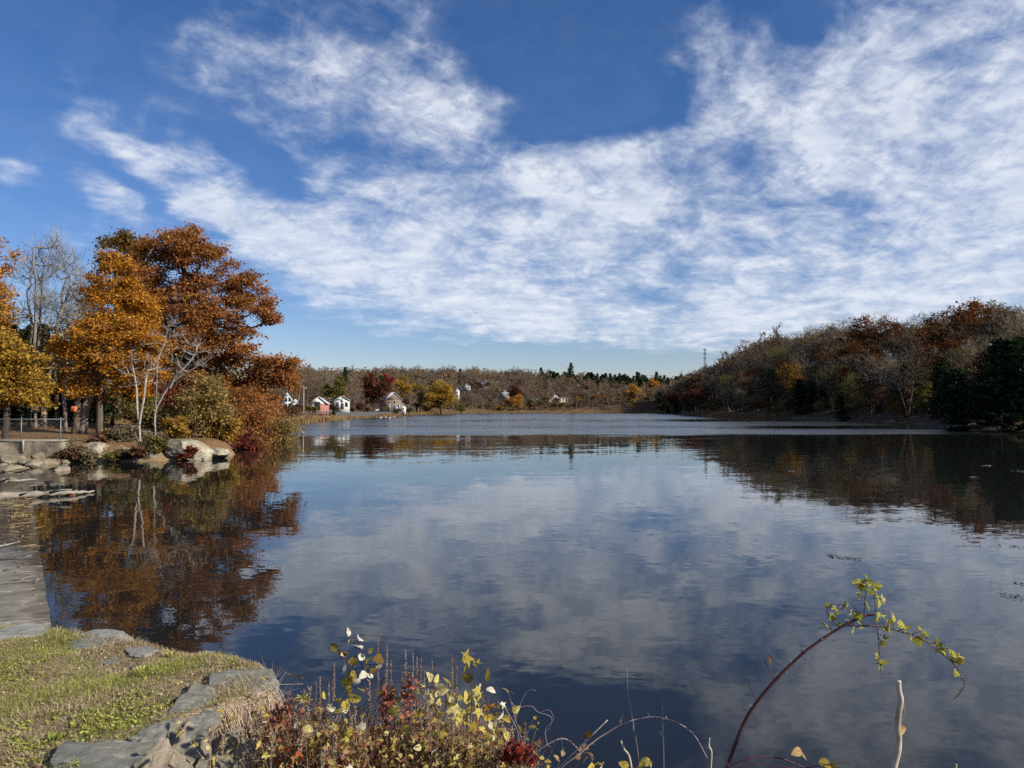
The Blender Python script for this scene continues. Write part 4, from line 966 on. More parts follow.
r, w_, h, hw = facade('garage', 'small salmon-walled garage with a wide white gable by the water', 'garage', 318.5, 205, 410.5, 17, 13.5, SALM, SHINL, .17, 8, .48, [], None, False)
MB().gable((0, -.02, hw), (w_, .12, h*.48)).build('gable_board', WHITE, r); MB().box((-.05*w_, -.05, hw*.62), (w_*.3, .1, hw*1.25)).build('doorway', surf('opening_shade_paint', [(.012,.012,.014),(.02,.02,.022)], 2, 1, bump=0), r)  # near-black panel paints the shade inside the open doorway
MB().box((-.36*w_, -.06, hw*.45), (w_*.2, .1, hw*.9)).build('shutter_panel', surf('blue_grey_paint', [(.16,.2,.24),(.22,.26,.3)], 2, 2, bump=0), r)
r, w_, h, hw = facade('white_house', 'white clapboard house with two dark windows behind the yellow-green tree', 'house', 342, 232, 409, 15, 12.5, SIDW, SHINL, .3, 9, .3, [(-.28,.55,.8,1.4),(.3,.55,.8,1.4),(0,.95,.6,.9)], (.02, .9, 1.9, GLASS), True)
r, w_, h, hw = facade('shingled_house', 'brown shingled house with tall white windows and a white gable edge', 'house', 394, 318, 411.5, 16, 19, SHAK, SHINL, .5, 9, .38, [(-.30,.35,.8,2.6),(.05,.35,.8,2.2),(.32,.35,.8,2.6),(.05,.85,.8,1.2)], (.2, .9, 1.9, WHITE), True)
facade('white_shed', 'small white shed standing right of the shingled house', 'shed', 403.5, 322, 411, 5, 7.5, SIDW, SHINL, .2, 3, .3, [(0,.5,.5,.7)], None, False)
facade('hill_house', 'white gable house high on the far wooded hill', 'house', 483, 560, 386, 6.5, 6.5, SIDW, SHING, -.2, 9, .4, [(-.2,.5,.9,1.4),(.2,.5,.9,1.4)], None, True)
facade('hill_house', 'pale house left of the white gable house on the far hill', 'house', 467, 560, 389, 7, 5.5, GREYS, SHING, .2, 9, .4, [(-.2,.5,.9,1.4),(.2,.5,.9,1.4)], None, True)
facade('narrow_white_house', 'narrow white house just right of the golden willow', 'house', 457.5, 500, 398, 4, 11, SIDW, SHING, .2, 6, .25, [(0,.7,.8,1.3),(0,.3,.8,1.3)], None, False)
facade('grey_house', 'grey house with two white windows behind the brick-red tree', 'house', 505, 600, 397, 9, 8, GREYS, SHING, .1, 9, .35, [(-.25,.5,1,1.6),(.25,.5,1,1.6)], None, True)
facade('pink_house', 'small pinkish house with white windows on the far shore', 'house', 555, 590, 400.5, 6, 7.5, surf('pink_siding', [(.34,.24,.2),(.44,.31,.26)], 2, 2, bump=0), SHING, .05, 8, .35, [(-.22,.55,.9,1.8),(.22,.55,.9,1.8)], None, False)
facade('cream_cottage', 'low cream cottage among trees right of the hill road', 'house', 497, 590, 402, 7, 5, CREAM, SHING, .1, 8, .4, [(-.2,.5,1,1.2),(.2,.5,1,1.2)], None, False)
# long low building
b_ = W(547, 401.5, 586); lw = 42*586/F; r = thing('long_building', 'long low cream building with a row of small windows on the far shore', 'building', (b_[0], 586, b_[2]))
MB().box((0, 4, .8), (lw, 8, 3.6)).build('wall', CREAM, r); MB().box((0, 4, 2.75), (lw+.8, 9, .3)).build('roof', SHINL, r)
for k in range(14):
    wn = MB().box((-lw/2+lw*(k+.5)/14, -.04, 1.3), (1.3, .1, 1.2)).build('window', WHITE, r); MB().box((-lw/2+lw*(k+.5)/14, -.11, 1.3), (1.0, .04, .95)).build('pane', GLASS, wn)
# cell tower on the hill beyond
b_ = W(705, 372, 880); ht = (372-352)*880/F
t = thing('cell_tower', 'grey lattice communications tower above the shaded hillside', 'tower', (b_[0], 880, b_[2]-12))
TH_ = ht+16
b = MB(); 
for sx in (-1, 1):
    for sy in (-1, 1): b.segs([[sx*1.3, sy*1.3, 0]], [[sx*.8, sy*.8, TH_]], .16, .12, 5)
for k in range(14):
    z0_, z1_ = TH_*k/14, TH_*(k+1)/14; a = 1.3-.5*k/14; c = 1.3-.5*(k+1)/14
    for (p, q) in (((-1, -1), (1, -1)), ((1, -1), (1, 1)), ((1, 1), (-1, 1)), ((-1, 1), (-1, -1))):
        b.segs([[p[0]*a, p[1]*a, z0_]], [[q[0]*c, q[1]*c, z1_]], .07, .07, 4); b.segs([[q[0]*a, q[1]*a, z0_]], [[p[0]*c, p[1]*c, z1_]], .07, .07, 4)
b.build('lattice_mast', GALV, t)
for k, zz_ in enumerate((TH_-.8, TH_-5.5, TH_-11)):
    pl = MB().box((0, 0, zz_), (4.6-.6*(k == 1), 4.2, .25)).build('antenna_platform', GALV, t)
    for a in range(6):
        an = a*PI/3+.3; MB().box((2.4*math.cos(an), 2.2*math.sin(an), zz_+.9), (.45, .35, 2.2), an).build('antenna_panel', WHITE, pl)
# utility poles
for (px, top, base, d, r_, lab, m_) in ((303.5,386,417,192,.17,'pale weathered utility pole on the shore of the cove',BARKP),(347,396,409,240,.12,'short thin pole beside the white house',BARKD)):
    b_ = W(px, base, d); h = (base-top)*d/F; t = thing('utility_pole', lab, 'utility pole', (b_[0], d, b_[2]-.3))
    MB().tube([(0, 0, 0), (0, 0, h+.3)], [r_, r_*.75], 9).build('pole', m_, t, smooth=True)
    MB().box((0, -.1, h-.35), (1.6, .12, .14)).build('crossarm', m_, t)
    for sx in (-.7, .7): MB().tube([(sx, -.1, h-.28), (sx, -.1, h-.12)], .06, 6).build('insulator', WHITE, t)
# overturned rowboat on the bank
b_ = W(301.5, 419.3, 188); t = thing('rowboat', 'white rowboat lying tipped on the sandy shore of the cove', 'boat', (b_[0], 188, b_[2]+.1), -.35)
nl = 14; V = []; 
for i in range(nl+1):
    u = i/nl; hw_ = .72*math.sin(min(1, u*1.25+.12)*PI*.5)*(1 if u < .75 else math.cos((u-.75)/.25*PI*.42)); 
    for a in np.linspace(0, PI, 9): V.append((-2+4*u, hw_*math.cos(a), .62*math.sin(a)**.7*(1-.25*u)+.05))
Q = [[i*9+j, (i+1)*9+j, (i+1)*9+j+1, i*9+j+1] for i in range(nl) for j in range(8)]
V2 = [((x)*.96, y*.92, z*.9-.02) for x, y, z in V]
hl = MB().add(V, Q).add(V2, [q[::-1] for q in Q]).build('hull', WHITE, t, smooth=True); MB().tube([(-2, 0, .68), (0, 0, .7), (1.9, 0, .55)], .035, 5).build('keel', WHITE, t)
t.rotation_euler = (.5, 0, -.35)
MB().box((2.6, .5, .05), (2.4, 1.0, .08)).build('x', WHITE) if False else None
# landing ramp and plank
b_ = W(308, 419, 189); o = MB().box((0, 0, 0), (2.6, 1.1, .16), .1).box((-.9, 0, -.3), (.12, .9, .5)).box((.9, 0, -.3), (.12, .9, .5)).build('dock_plank', BARKD); o.location = (b_[0], 189, b_[2]+.15); o.rotation_euler = (0, .18, -.2); tag(o, 'dark wooden landing stage beside the white rowboat', 'dock')
# guard rail with posts on the cove wall
b_ = W(311, 416, 200); e_ = W(331, 416, 206); r = thing('guard_rail', 'pale metal railing on posts along the cove road', 'railing', (b_[0], 200, b_[2]))
Lr = e_[0]-b_[0]
for k in range(8): MB().box((Lr*k/7, 6*k/7, .75), (.08, .08, 1.9)).build('post', BARKP, r)
for z_ in (.7, 1.15, 1.6): MB().segs([[0, 0, z_]], [[Lr, 6, z_]], .03, .03, 6).build('rail', BARKP, r)
o = MB().box(((b_[0]+e_[0])/2, 203.6, b_[2]-.55), (Lr+1, .5, 1.25), .9 if False else math.atan2(6, Lr)).build('stone_wall', CONC); tag(o, 'low tan masonry wall under the railing by the cove', 'wall', kind='thing')
# road along the cove
P0, P1, P2 = W(326, 412.6, 222), W(350, 412.4, 245), W(372, 412.2, 285)
pts = [P0, P1, P2, W(392, 411.8, 330)]; b = MB(); V = []; 
for i, p in enumerate(pts):
    dd_ = (pts[min(i+1, 3)]-pts[max(i-1, 0)])[:2]; dd_ /= np.linalg.norm(dd_); nn = np.array([-dd_[1], dd_[0]])*3.0; zz_ = p[2]+.12
    V += [(p[0]-nn[0], p[1]-nn[1], zz_), (p[0]+nn[0], p[1]+nn[1], zz_), (p[0]-nn[0]*1.05, p[1]-nn[1]*1.05, zz_-1.5), (p[0]+nn[0]*1.05, p[1]+nn[1]*1.05, zz_-1.5)]
Q = []; 
for i in range(3):
    a = i*4; Q += [[a, a+4, a+5, a+1], [a+2, a+6, a+4, a], [a+1, a+5, a+7, a+3]]
o = b.add(V, Q).build('road', surf('asphalt', [(.05,.05,.052),(.085,.085,.088)], 6, 5, bump=.1)); tag(o, kind='structure')
def car(lab, px, d, base, rz, colr):
    b_ = W(px, base, d); r = thing('parked_car', lab, 'car', (b_[0], d, b_[2]+.05), rz); m_ = surf('car_paint', [colr, tuple(c*1.1 for c in colr)], 2, 1, rough=.3, bump=0, spec=.6)
    prof = np.array([(-2.2,.35),(-2.2,.8),(-1.9,.95),(-1.2,1.0),(-.75,1.42),(.7,1.45),(1.5,1.0),(2.1,.88),(2.2,.4)]); V = []
    for y, k in ((-.85, 1), (.85, 1)): V += [(x, y*(.86 if z > 1.1 else 1), z) for x, z in prof]
    n9 = 9; b = MB(); Q = [[i, i+1, n9+i+1, n9+i] for i in range(8)]+[[8, 0, 9, 17]]; T = []
    for o_ in (0, n9): T += [[o_, o_+i, o_+i+1] for i in range(1, 8)]
    b.add(V, Q, T).build('body', m_, r)
    for sx in (-1.35, 1.35):
        for sy in (-.82, .82): w1 = MB().tube([(sx, sy-.1, .33), (sx, sy+.1, .33)], .33, 12).build('wheel', BARKD, r); MB().tube([(sx, sy-.12, .33), (sx, sy+.12, .33)], .18, 8).build('rim', GALV, w1)
    for sy in (-.80, .80): MB().box((.0, sy, 1.2), (1.7, .06, .28)).build('side_window', GLASS, r)
    MB().box((1.13, 0, 1.22), (.5, 1.3, .06), 0).build('windscreen', GLASS, r)
    for sy in (-.6, .6): MB().box((2.2, sy, .72), (.06, .3, .14)).build('headlight', WHITE, r)
car('light grey car parked under the big brown oak', 381, 300, 411.6, .2, (.5, .52, .55)); car('dark car on the cove road behind the brown oak', 349, 262, 411.9, .5, (.05, .05, .06))
wm_, fm_ = shrubm(np.random.default_rng(600), 1.6, 1.4, 2.4, K=22, n=120, ls=.2)
cs = None
for k, (px, py, d, sc2, lf, lab) in enumerate([(309,412,200,.9,L_OLV,'green shrub in front of the left side of the garage'),(315,411.5,201,.7,L_OLV,'low green shrub before the garage doorway'),(298,413,205,1.1,L_BRN,'brown brush between the farmhouse and the pole'),(290,414,215,1.2,L_TAN,'tan brush in front of the farmhouse'),(333,411,228,1.0,L_BRN,'brown shrub at the left corner of the white house'),(350,410.5,245,1.2,L_BRN,'brown brush right of the white house'),(360,411,262,1.3,L_RBR,'red-brown brush left of the big brown oak'),(368,413,280,1.3,L_TAN,'tan brush under the big brown oak'),(384,413.5,300,1.2,L_OLV,'olive brush before the parked light car'),(397,413.5,316,1.,L_BRN,'brown shrub before the shingled house'),(410,413,360,1.3,L_TAN,'tan brush right of the white shed'),(478,389,552,2.2,L_BRN,'brown brush below the hill houses'),(488,388,552,2.2,L_TAN,'tan brush right below the white hill house'),(285,418,180,1.2,L_RBR,'reddish brush at the left end of the cove beach'),(293,419,184,.9,L_BRN,'low brown brush on the cove beach'),(545,404,575,2.4,L_OLV,'olive brush before the long low building'),(530,404,575,2.4,L_TAN,'tan brush at the left end of the long low building'),(556,404,575,2.,L_BRN,'brown brush before the pinkish house')]):
    b_ = W(px, py, d); t = thing('shrub', lab, 'shrub', (b_[0], d, b_[2]-.2), rg.random()*6); t.scale = (sc2,)*3
    if cs is None: cs = wm_.mesh('stems', BARKG, True)
    o1 = bpy.data.objects.new('stems', cs); COL.objects.link(o1); o1.parent = t
    fm_.build('foliage', lf, t)
# reeds and orange grass along the far waterlines
b = MB(); rg = np.random.default_rng(90); n_ = 15000; seg = [i for i in range(len(LAKE)) if LAKE[i][1] > 115 and LAKE[(i+1) % len(LAKE)][1] > 115 and (LAKE[i][0] < 100 and not (LAKE[i][0] > 90 and LAKE[i][1] < 500))]
sel = rg.choice(seg, n_); tt = rg.random(n_)[:, None]; A_ = LAKE[sel]; B_ = LAKE[(sel+1) % len(LAKE)]; P = A_+(B_-A_)*tt; nd = np.stack([(B_-A_)[:, 1], -(B_-A_)[:, 0]], 1); nd /= np.linalg.norm(nd, axis=1, keepdims=True)
if sdf(np.array([P[0, 0]+nd[0, 0]]), np.array([P[0, 1]+nd[0, 1]]))[0] < 0: nd = -nd
P = P+nd*rg.uniform(-.4, 5, n_)[:, None]; z_ = terr(P[:, 0], P[:, 1]); z_ = np.clip(z_, -.1, None); P3 = np.stack([P[:, 0], P[:, 1], z_], 1)
hh = rg.uniform(.25, 1.05, n_); tip = P3+np.stack([rg.normal(size=n_)*.25, rg.normal(size=n_)*.25, hh], 1); b.strips(P3, tip, .13, rg.random(n_)); 
o = b.build('reeds', leafmat('reed_tan', [(.12,.10,.04),(.24,.17,.07),(.33,.24,.12),(.26,.12,.05)], .3, 0)); tag(o, 'band of tan and orange reeds along the far waterline', 'reeds', kind='stuff')
# birds on the water
def bird(lab, px, py, rz, s=1.):
    d = H*F/(py-408.5)*1.0; x = (px-512)/F*d; r = thing('gull', lab, 'bird', (x, d, 0), rz, 'white birds floating near the cove')
    b = MB(); u = np.linspace(0, 1, 12); P = np.stack([-.32+.62*u, 0*u, .10+.03*np.sin(u*PI)+.16*sst(.78, 1, u)], 1); rad = .13*np.sin(np.clip(u*1.15+.03, 0, 1)*PI)**.6*(1-.45*sst(.7, .95, u))+.012
    b.tube(P*s, rad*s, 10); hd = np.array([.33, 0, .34])*s; th = np.linspace(0, PI, 6); b.tube([hd+np.array([-.07*math.cos(t)*s, 0, 0]) for t in th], [.06*math.sin(t)*s+.004 for t in th], 8)
    b.tube([np.array([.27, 0, .2])*s, np.array([.31, 0, .3])*s], .04*s, 8); b.build('body', WHITE, r, smooth=True); MB().tube([hd+np.array([.06, 0, 0])*s, hd+np.array([.13, 0, -.01])*s], [.015*s, .003], 5).build('beak', L_YEL, r)
    for sy in (-1, 1): MB().tube([np.array([.12, sy*.1, .17])*s, np.array([-.1, sy*.12, .18])*s, np.array([-.38, sy*.03, .17])*s], [.03*s, .045*s, .004], 6).build('wing', GREYS, r, smooth=True)
for (px, py, rz, lab) in ((381,418.4,.3,'leftmost white bird floating off the cove point'),(386,418.0,2.,'second white bird floating off the cove point'),(390,418.5,.9,'third white bird floating off the cove point'),(394,417.7,2.8,'rightmost white bird floating off the cove point')): bird(lab, px, py, rz, 1.5)
# ================================================================== driftwood on the dam
def log(name, lab, pts, rad, mat, seed, branches=()):
    rg = np.random.default_rng(seed); t = thing(name, lab, 'log', (0, 0, 0)); P = np.array(pts); u = np.linspace(0, len(P)-1, len(P)*7); Q_ = np.stack([np.interp(u, np.arange(len(P)), P[:, k]) for k in range(3)], 1)+rg.normal(size=(len(u), 3))*rad*.08
    r_ = rad*np.linspace(1, .25, len(u))*(1+.12*rg.normal(size=len(u))); MB().tube(Q_, r_, 10).build('trunk', mat, t, smooth=True)
    for br in branches: MB().tube(br[0], np.linspace(br[1], br[1]*.3, len(br[0])), 6).build('branch', mat, t, smooth=True)
DRIFT = surf('driftwood', [(.10,.085,.07),(.24,.21,.17),(.36,.32,.27)], 3, 6, bump=.5, stretch=(1, 1, 1))
g_ = lambda px, py, z: (lambda d: tuple(W(px, py, d)))((H-z)*F/(py-408.5))
log('fallen_log', 'long pale log lying across the dam crest into the lake', [g_(-25,500,.12), g_(10,495.5,.12), g_(45,493.5,.12), g_(75,492.2,.10), g_(94,491.5,.03)], .17, DRIFT, 1, [([g_(50,492.5,.2), g_(62,490,.3), g_(72,489.6,.32)], .07), ([g_(20,495,.2), g_(30,492,.35)], .05)])
log('driftwood_branch', 'crooked grey branch stranded beyond the long log', [g_(-10,484,.08), g_(5,480,.3), g_(14,481,.15), g_(30,479.6,.12), g_(36,479.2,.1)], .1, DRIFT, 2, [([g_(5,480,.3), g_(12,478,.45), g_(20,479.5,.3)], .05)])
log('driftwood_branch', 'small spiky branch sticking out of the water past the dam', [g_(44,482,-.05), g_(50,481,.12), g_(54,480.3,.2)], .045, DRIFT, 3, [([g_(49,482,.02), g_(48,479.5,.35)], .025), ([g_(50,482,.0), g_(55,484,-.03)], .02)])
log('driftwood_stick', 'thin bleached stick lying on the wet part of the dam', [g_(-14,549,.06), g_(8,544.5,.06), g_(20,541.5,.06)], .03, DRIFT, 4)
# leaves and scraps along the crest edge
b = MB(); rg = np.random.default_rng(91); n_ = 650; u = np.where(rg.random(n_) < .7, rg.normal(17.5, 3.2, n_), rg.uniform(3, 30, n_)); c_ = np.abs(rg.normal(0, .35, n_))*(1+.04*u)
P = np.array([-6.2, 9.9])+dv*u[:, None]+dl*(c_[:, None]+.03); X_, Y_, Z_ = rframe(rg, n_, 3.); P3 = np.stack([P[:, 0], P[:, 1], np.full(n_, .048)+rg.random(n_)*.02], 1)
b.inst(QL, QLq, P3, X_, Y_, Z_, rg.uniform(.02, .09, n_), rg.random(n_)**2.6); n2 = 260; u = rg.normal(17, 4, n2); P = np.array([-6.2, 9.9])+dv*u[:, None]+dl*(np.abs(rg.normal(0, .4, n2))[:, None]+.03); a_ = rg.random(n2)*6.3; P3 = np.stack([P[:, 0], P[:, 1], np.full(n2, .06)], 1)
b.strips(P3, P3+np.stack([np.cos(a_)*.3, np.sin(a_)*.3, 0*a_+.02], 1), .008, rg.random(n2))
tag(b.build('leaf_litter', leafmat('litter', [(.04,.03,.02),(.14,.09,.04),(.36,.27,.14),(.5,.36,.15)], .2, 0)), 'washed-up leaves and twigs along the dam edge', 'leaf litter', kind='stuff')
# floating bits
def floaty(lab, px, py, spread, n_, dark, seed):
    d = H*F/(py-408.5); rg = np.random.default_rng(seed); x = (px-512)/F*d; X_, Y_, Z_ = rframe(rg, n_, 2.5); P = rg.normal(size=(n_, 3))*np.array([spread*.8, spread*1.1, .006])+np.array([0, 0, .012])
    b = MB().inst(QL, QLq, P, X_, Y_, Z_, rg.uniform(.02, .055, n_)*d/14, rg.random(n_)); a_ = rg.random(8)*6.3; q = rg.normal(size=(8, 3))*np.array([spread, spread, 0])*.6+[0, 0, .01]
    b.segs(q, q+np.stack([np.cos(a_), np.sin(a_), 0*a_+.05], 1)*.07*d/14, .004, .002, 4)
    o = b.build('floating_leaves', dark); o.location = (x, d, .006); tag(o, lab, 'floating leaves', kind='thing')
LFD = leafmat('wet_leaf', [(.01,.01,.006),(.03,.025,.012),(.07,.05,.02)], .1, 0); LFP = leafmat('pale_wet_leaf', [(.3,.3,.28),(.6,.6,.56)], .1, 0)
for q in [('dark weed tuft floating left of the pair above the bramble tip',827,555,.10,14,LFD,1),('low dark weed scrap floating in the middle of three',840,557,.12,10,LFD,2),('dark weed scrap floating rightmost of three above the bramble',850,557.5,.10,10,LFD,3),('dark leafy clump floating near the right edge of the photo',1006,595,.16,30,LFD,4),('small dark floating scrap above the leafy clump',1017,582,.07,6,LFD,5),
          ('dark scrap floating at the right edge above the others',1008,545,.16,8,LFD,6),('dark fleck floating far out toward the shaded hillside',790,471,.12,3,LFP,7),('pale fleck floating on the dark reflection',985,465.5,.14,3,LFP,8),('pale fleck floating on the dark reflection further right',1017,471,.14,3,LFP,9),('lone pale fleck on the dark hillside reflection',972,477,.12,2,LFP,10)]: floaty(*q)
# ================================================================== the near bank
def bankmat():
    m, nt, o = newmat('bank_soil')
    p = nt.nodes.new('ShaderNodeBsdfPrincipled'); nt.links.new(p.outputs[0], o.inputs[0]); p.inputs['Roughness'].default_value = .95; p.inputs['Specular IOR Level'].default_value = .1
    g = nt.nodes.new('ShaderNodeNewGeometry'); pos = g.outputs['Position']
    n = nnoise(nt, pos, 26., 6, .7); nb = nnoise(nt, pos, 2.2, 4, .6)
    straw = ramp(nt, ((n-.5)*2.4+.5).cl(), [(0, (.05, .035, .02)), (.5, (.20, .15, .085)), (1, (.38, .30, .19))])
    moss = ramp(nt, ((n-.5)*2.4+.5).cl(), [(0, (.03, .035, .01)), (.6, (.11, .13, .03)), (1, (.22, .24, .06))])
    nt.links.new(mixc(nt, nb.ss(.52, .68), straw, moss), p.inputs['Base Color'])
    b = nt.nodes.new('ShaderNodeBump'); b.inputs['Strength'].default_value = .8; b.inputs['Distance'].default_value = .02; nt.links.new(n.k, b.inputs['Height']); nt.links.new(b.outputs[0], p.inputs['Normal'])
    return m
def bankz(x, y):
    x = np.asarray(x, float); y = np.asarray(y, float); P = np.stack([x, y, 0*x], -1); e = psdf(x, y)
    return near(x, y)+.030*fbm(P*2.3, 4, 21)+.05*noise3(P*1.1, 33)*(1+0*x)+.07*fbm(P*3.1, 3, 40)*sst(.2, .6, e)*sst(1.6, .4, e)
xs = np.concatenate([np.arange(-16, -5, .3), np.arange(-5, -.3, .02), np.arange(-.3, 7, .15)]); ys = np.concatenate([np.arange(-3, 2.4, .2), np.arange(2.4, 6.9, .02)])
tag(gridmesh('bank_ground', xs, ys, bankz, bankmat()), kind='structure')
rg = np.random.default_rng(200)
# slabs along the rim
SLATEL = surf('slate_light', [(.09,.09,.08),(.17,.17,.15),(.25,.245,.215),(.34,.33,.28)], 4, 9, bump=.7, bdist=.012, bscale=18, stretch=(1, 2.2, 2.2), extra=lich)
def slab(lab, px, py, wpx_, hpx, d, seed, mat=SLATE, rz=0., thick=.07, tilt=(0, 0), lift=.0, name='stone_slab', zc=None, tight=.86, cuts=9):
    th = math.atan((py-408.5)/F); sx = wpx_*d/F/2; sy = hpx*d/F/math.sin(th)/2*.92; p = W(px, py, d)
    o = rock(seed, (sx*1.38, sy*1.38, thick*1.8), cuts=cuts+5, tight=tight-.04, lvl=6, rough=.03, top=.5, detail=1.).build(name, mat, smooth=True)
    o.location = (p[0], d, (p[2] if zc is None else zc)-thick*.85+lift); o.rotation_euler = (tilt[0], tilt[1], rz); tag(o, lab, 'stone'); return o
def onb(px, py):
    for d in np.arange(3, 7, .01):
        p = W(px, py, d)
        if p[2] < float(bankz(np.array([p[0]]), np.array([d]))[0]): return d
    return 5.2
slab('large blue-grey slab at the far corner of the grassy bank', 236, 679, 62, 34, 4.42, 301, rz=.5, thick=.11, tilt=(.10, .06))
slab('large grey slab next to the grass, left of the corner slab', 197, 707, 54, 44, 4.02, 302, rz=.2, thick=.12, tilt=(.08, .10))
slab('small grey stone between the two big slabs and the bottom slab', 150, 732, 34, 28, 3.66, 303, thick=.11, tilt=(.08, .1))
slab('wide dark slate slab at the bottom of the picture', 92, 762, 104, 42, 3.32, 304, thick=.09, tilt=(.06, .05), rz=-.15)
slab('long pale flat stone at the rim where the dam meets the grass', 98, 638, 72, 13, onb(98, 641), 305, mat=SLATEL, thick=.03, rz=-.35, tilt=(.02, 0), lift=.0)
slab('small pale stone just right of the long rim stone', 145, 648, 32, 8, onb(145, 650), 306, mat=SLATEL, thick=.025, rz=-.3)
slab('flat grey slab beyond the grass at the left edge of the photo', 26, 629, 54, 12, onb(28, 633), 307, mat=SLATEL, thick=.08, rz=.2, tilt=(.04, .05))
slab('small slate chip set in the grass', 111, 662, 17, 6, onb(111, 662), 308, thick=.025, lift=.01)
slab('tiny slate chip in the grass near the rim', 137, 668, 12, 5, onb(137, 668), 309, thick=.02, lift=.01)
for k, (px, py, w_, h_, d, m_, lab) in enumerate([(186,742,42,26,3.72,SLATEW,'tan stone in the wall below the large left slab'),(215,738,46,20,3.95,ROCKP,'pale lichened stone in the wall below the corner slabs'),(236,724,50,18,4.2,SLATEW,'brownish stone tucked under the corner slab'),(170,766,40,26,3.5,SLATEW,'grey-tan stone low in the wall beside the bottom slab'),(206,764,44,26,3.62,ROCKP,'pale stone low in the wall among dead vines'),(150,756,26,20,3.42,SLATEW,'small tan stone next to the bottom slab'),(243,752,40,24,3.85,SLATEW,'grey stone half covered by dead vines')]):
    slab(lab, px, py, w_, h_, d, 320+k, mat=m_, thick=.10, tilt=(.25, .25), name='wall_stone', rz=rg.normal()*.3)
# ---- grass
G_ = leafmat('bank_grass', [(.15,.10,.055),(.42,.31,.19),(.62,.50,.32),(.46,.40,.18),(.27,.29,.07),(.45,.46,.11)], .35, 0)
def onplat(n, x0=-4.4, x1=-1.4, y0=2.8, y1=6.1, m=-.02):
    x = rg.uniform(x0, x1, n); y = rg.uniform(y0, y1, n); k = (psdf(x, y) < m) & (x/y > -.78) & ((fbm(np.stack([x*4.1, y*4.1, 0*x], -1), 3, 55) > -.42) | (rg.random(n) < .35)); return x[k], y[k]
x, y = onplat(210000, m=.02); xe = rg.uniform(-8.5, -1.4, 150000); ye = rg.uniform(1., 6.3, 150000); ke = (psdf(xe, ye) < .02) & ((xe/ye < -.78) | (ye < 2.8)); x = np.concatenate([x, xe[ke]]); y = np.concatenate([y, ye[ke]]); z = bankz(x, y); n = len(x); P = np.stack([x, y, z-.004], 1); gp = fbm(P*np.array([2.2, 2.2, 0])+5, 3, 61)
green = (gp+rg.normal(size=n)*.30 > .12-.22*(y < 4.1)*(x < -1.9)); v = np.where(green, rg.uniform(.62, 1, n), rg.uniform(.05, .56, n))
az_ = rg.random(n)*6.28; ln = rg.uniform(.018, .055, n)*(1+.8*(noise3(P*3, 70) > .3)); el_ = rg.uniform(.1, 1.1, n); 
d1 = np.stack([np.cos(az_)*np.cos(el_), np.sin(az_)*np.cos(el_), np.sin(el_)], 1); mid = P+d1*(ln*.55)[:, None]; d2 = d1*np.array([1, 1, .2])-np.array([0, 0, .1]); end = mid+d2*(ln*.5)[:, None]
side = np.stack([-np.sin(az_), np.cos(az_), 0*az_], 1)*(rg.uniform(.0008, .0017, n))[:, None]
V = np.stack([P-side, P+side, mid+side*.8, mid-side*.8, end], 1).reshape(-1, 3); b = MB(); k5 = np.arange(n)[:, None]*5
b.add(V, k5+np.array([[0, 1, 2, 3]]), None, v=v); b.T.append(k5+np.array([[3, 2, 4]])); b.tv.append(v)
tag(b.build('grass', G_), 'short matted straw and green grass on the near bank', 'grass', kind='stuff')
# leaf templates -------------------------------------------------------------
def ovate(nx=2, ny=6, wid=.36, fold=.16, curl=.22, tipx=1.):
    V = []; Q = []
    for j in range(ny+1):
        t_ = j/ny; w_ = wid*(math.sin(min(1, t_**.8)*PI)**.85)+.004
        for i in range(-nx, nx+1):
            s_ = i/nx; V.append((s_*w_, t_, abs(s_)*w_*fold*2-curl*t_*t_+.03*math.sin(9*t_+4*s_)*abs(s_)))
    m_ = 2*nx+1
    for j in range(ny):
        for i in range(2*nx): a = j*m_+i; Q.append([a, a+1, a+1+m_, a+m_])
    return np.array(V), Q
def lobed(pts=5, deep=.5):
    ang = []; R_ = []
    spec = [(-150,.35),(-118,.62),(-95,.36),(-62,.82),(-38,.42),(-22,.62),(0,1.),(22,.62),(38,.42),(62,.82),(95,.36),(118,.62),(150,.35)]
    V = [(0, .0, 0)]; 
    for a, r_ in spec: V.append((math.sin(math.radians(a))*r_*.62, .38+math.cos(math.radians(a))*r_*.62, .10*math.sin(a*.07)-.12*r_*r_+.05))
    V = [(0, .38, .06)]+V[1:]; T = [[0, i+1, i] for i in range(1, len(V)-1)]; T.append([0, 1, len(V)-1])
    return np.array(V), T
OV = ovate(); OVS = ovate(1, 3, .40, .2, .2); LO = lobed(); NAR = ovate(1, 4, .17, .2, .3)
# ---- little broad-leaved weeds in the grass
x, y = onplat(42000, m=-.03); P = np.stack([x, y, bankz(x, y)+.004], 1); gp = fbm(P*np.array([2.6, 2.6, 0])+9, 3, 77)+.14*(y < 4.2)*(x < -1.9)+rg.normal(size=len(x))*.1; k = gp > .42; P = P[k]; n = len(P)
X_, Y_, Z_ = rframe(rg, n, 1.6); b = MB(); b.inst(OVS[0], OVS[1], P+np.array([0, 0, .008]), X_, Y_, Z_, rg.uniform(.008, .022, n), rg.random(n))
WD = leafmat('weed_green', [(.10,.12,.025),(.24,.27,.05),(.42,.43,.09),(.50,.46,.14)], .35, 0)
tag(b.build('ground_cover', WD), 'yellow-green clover-like weeds in patches on the bank', 'ground cover', kind='stuff')
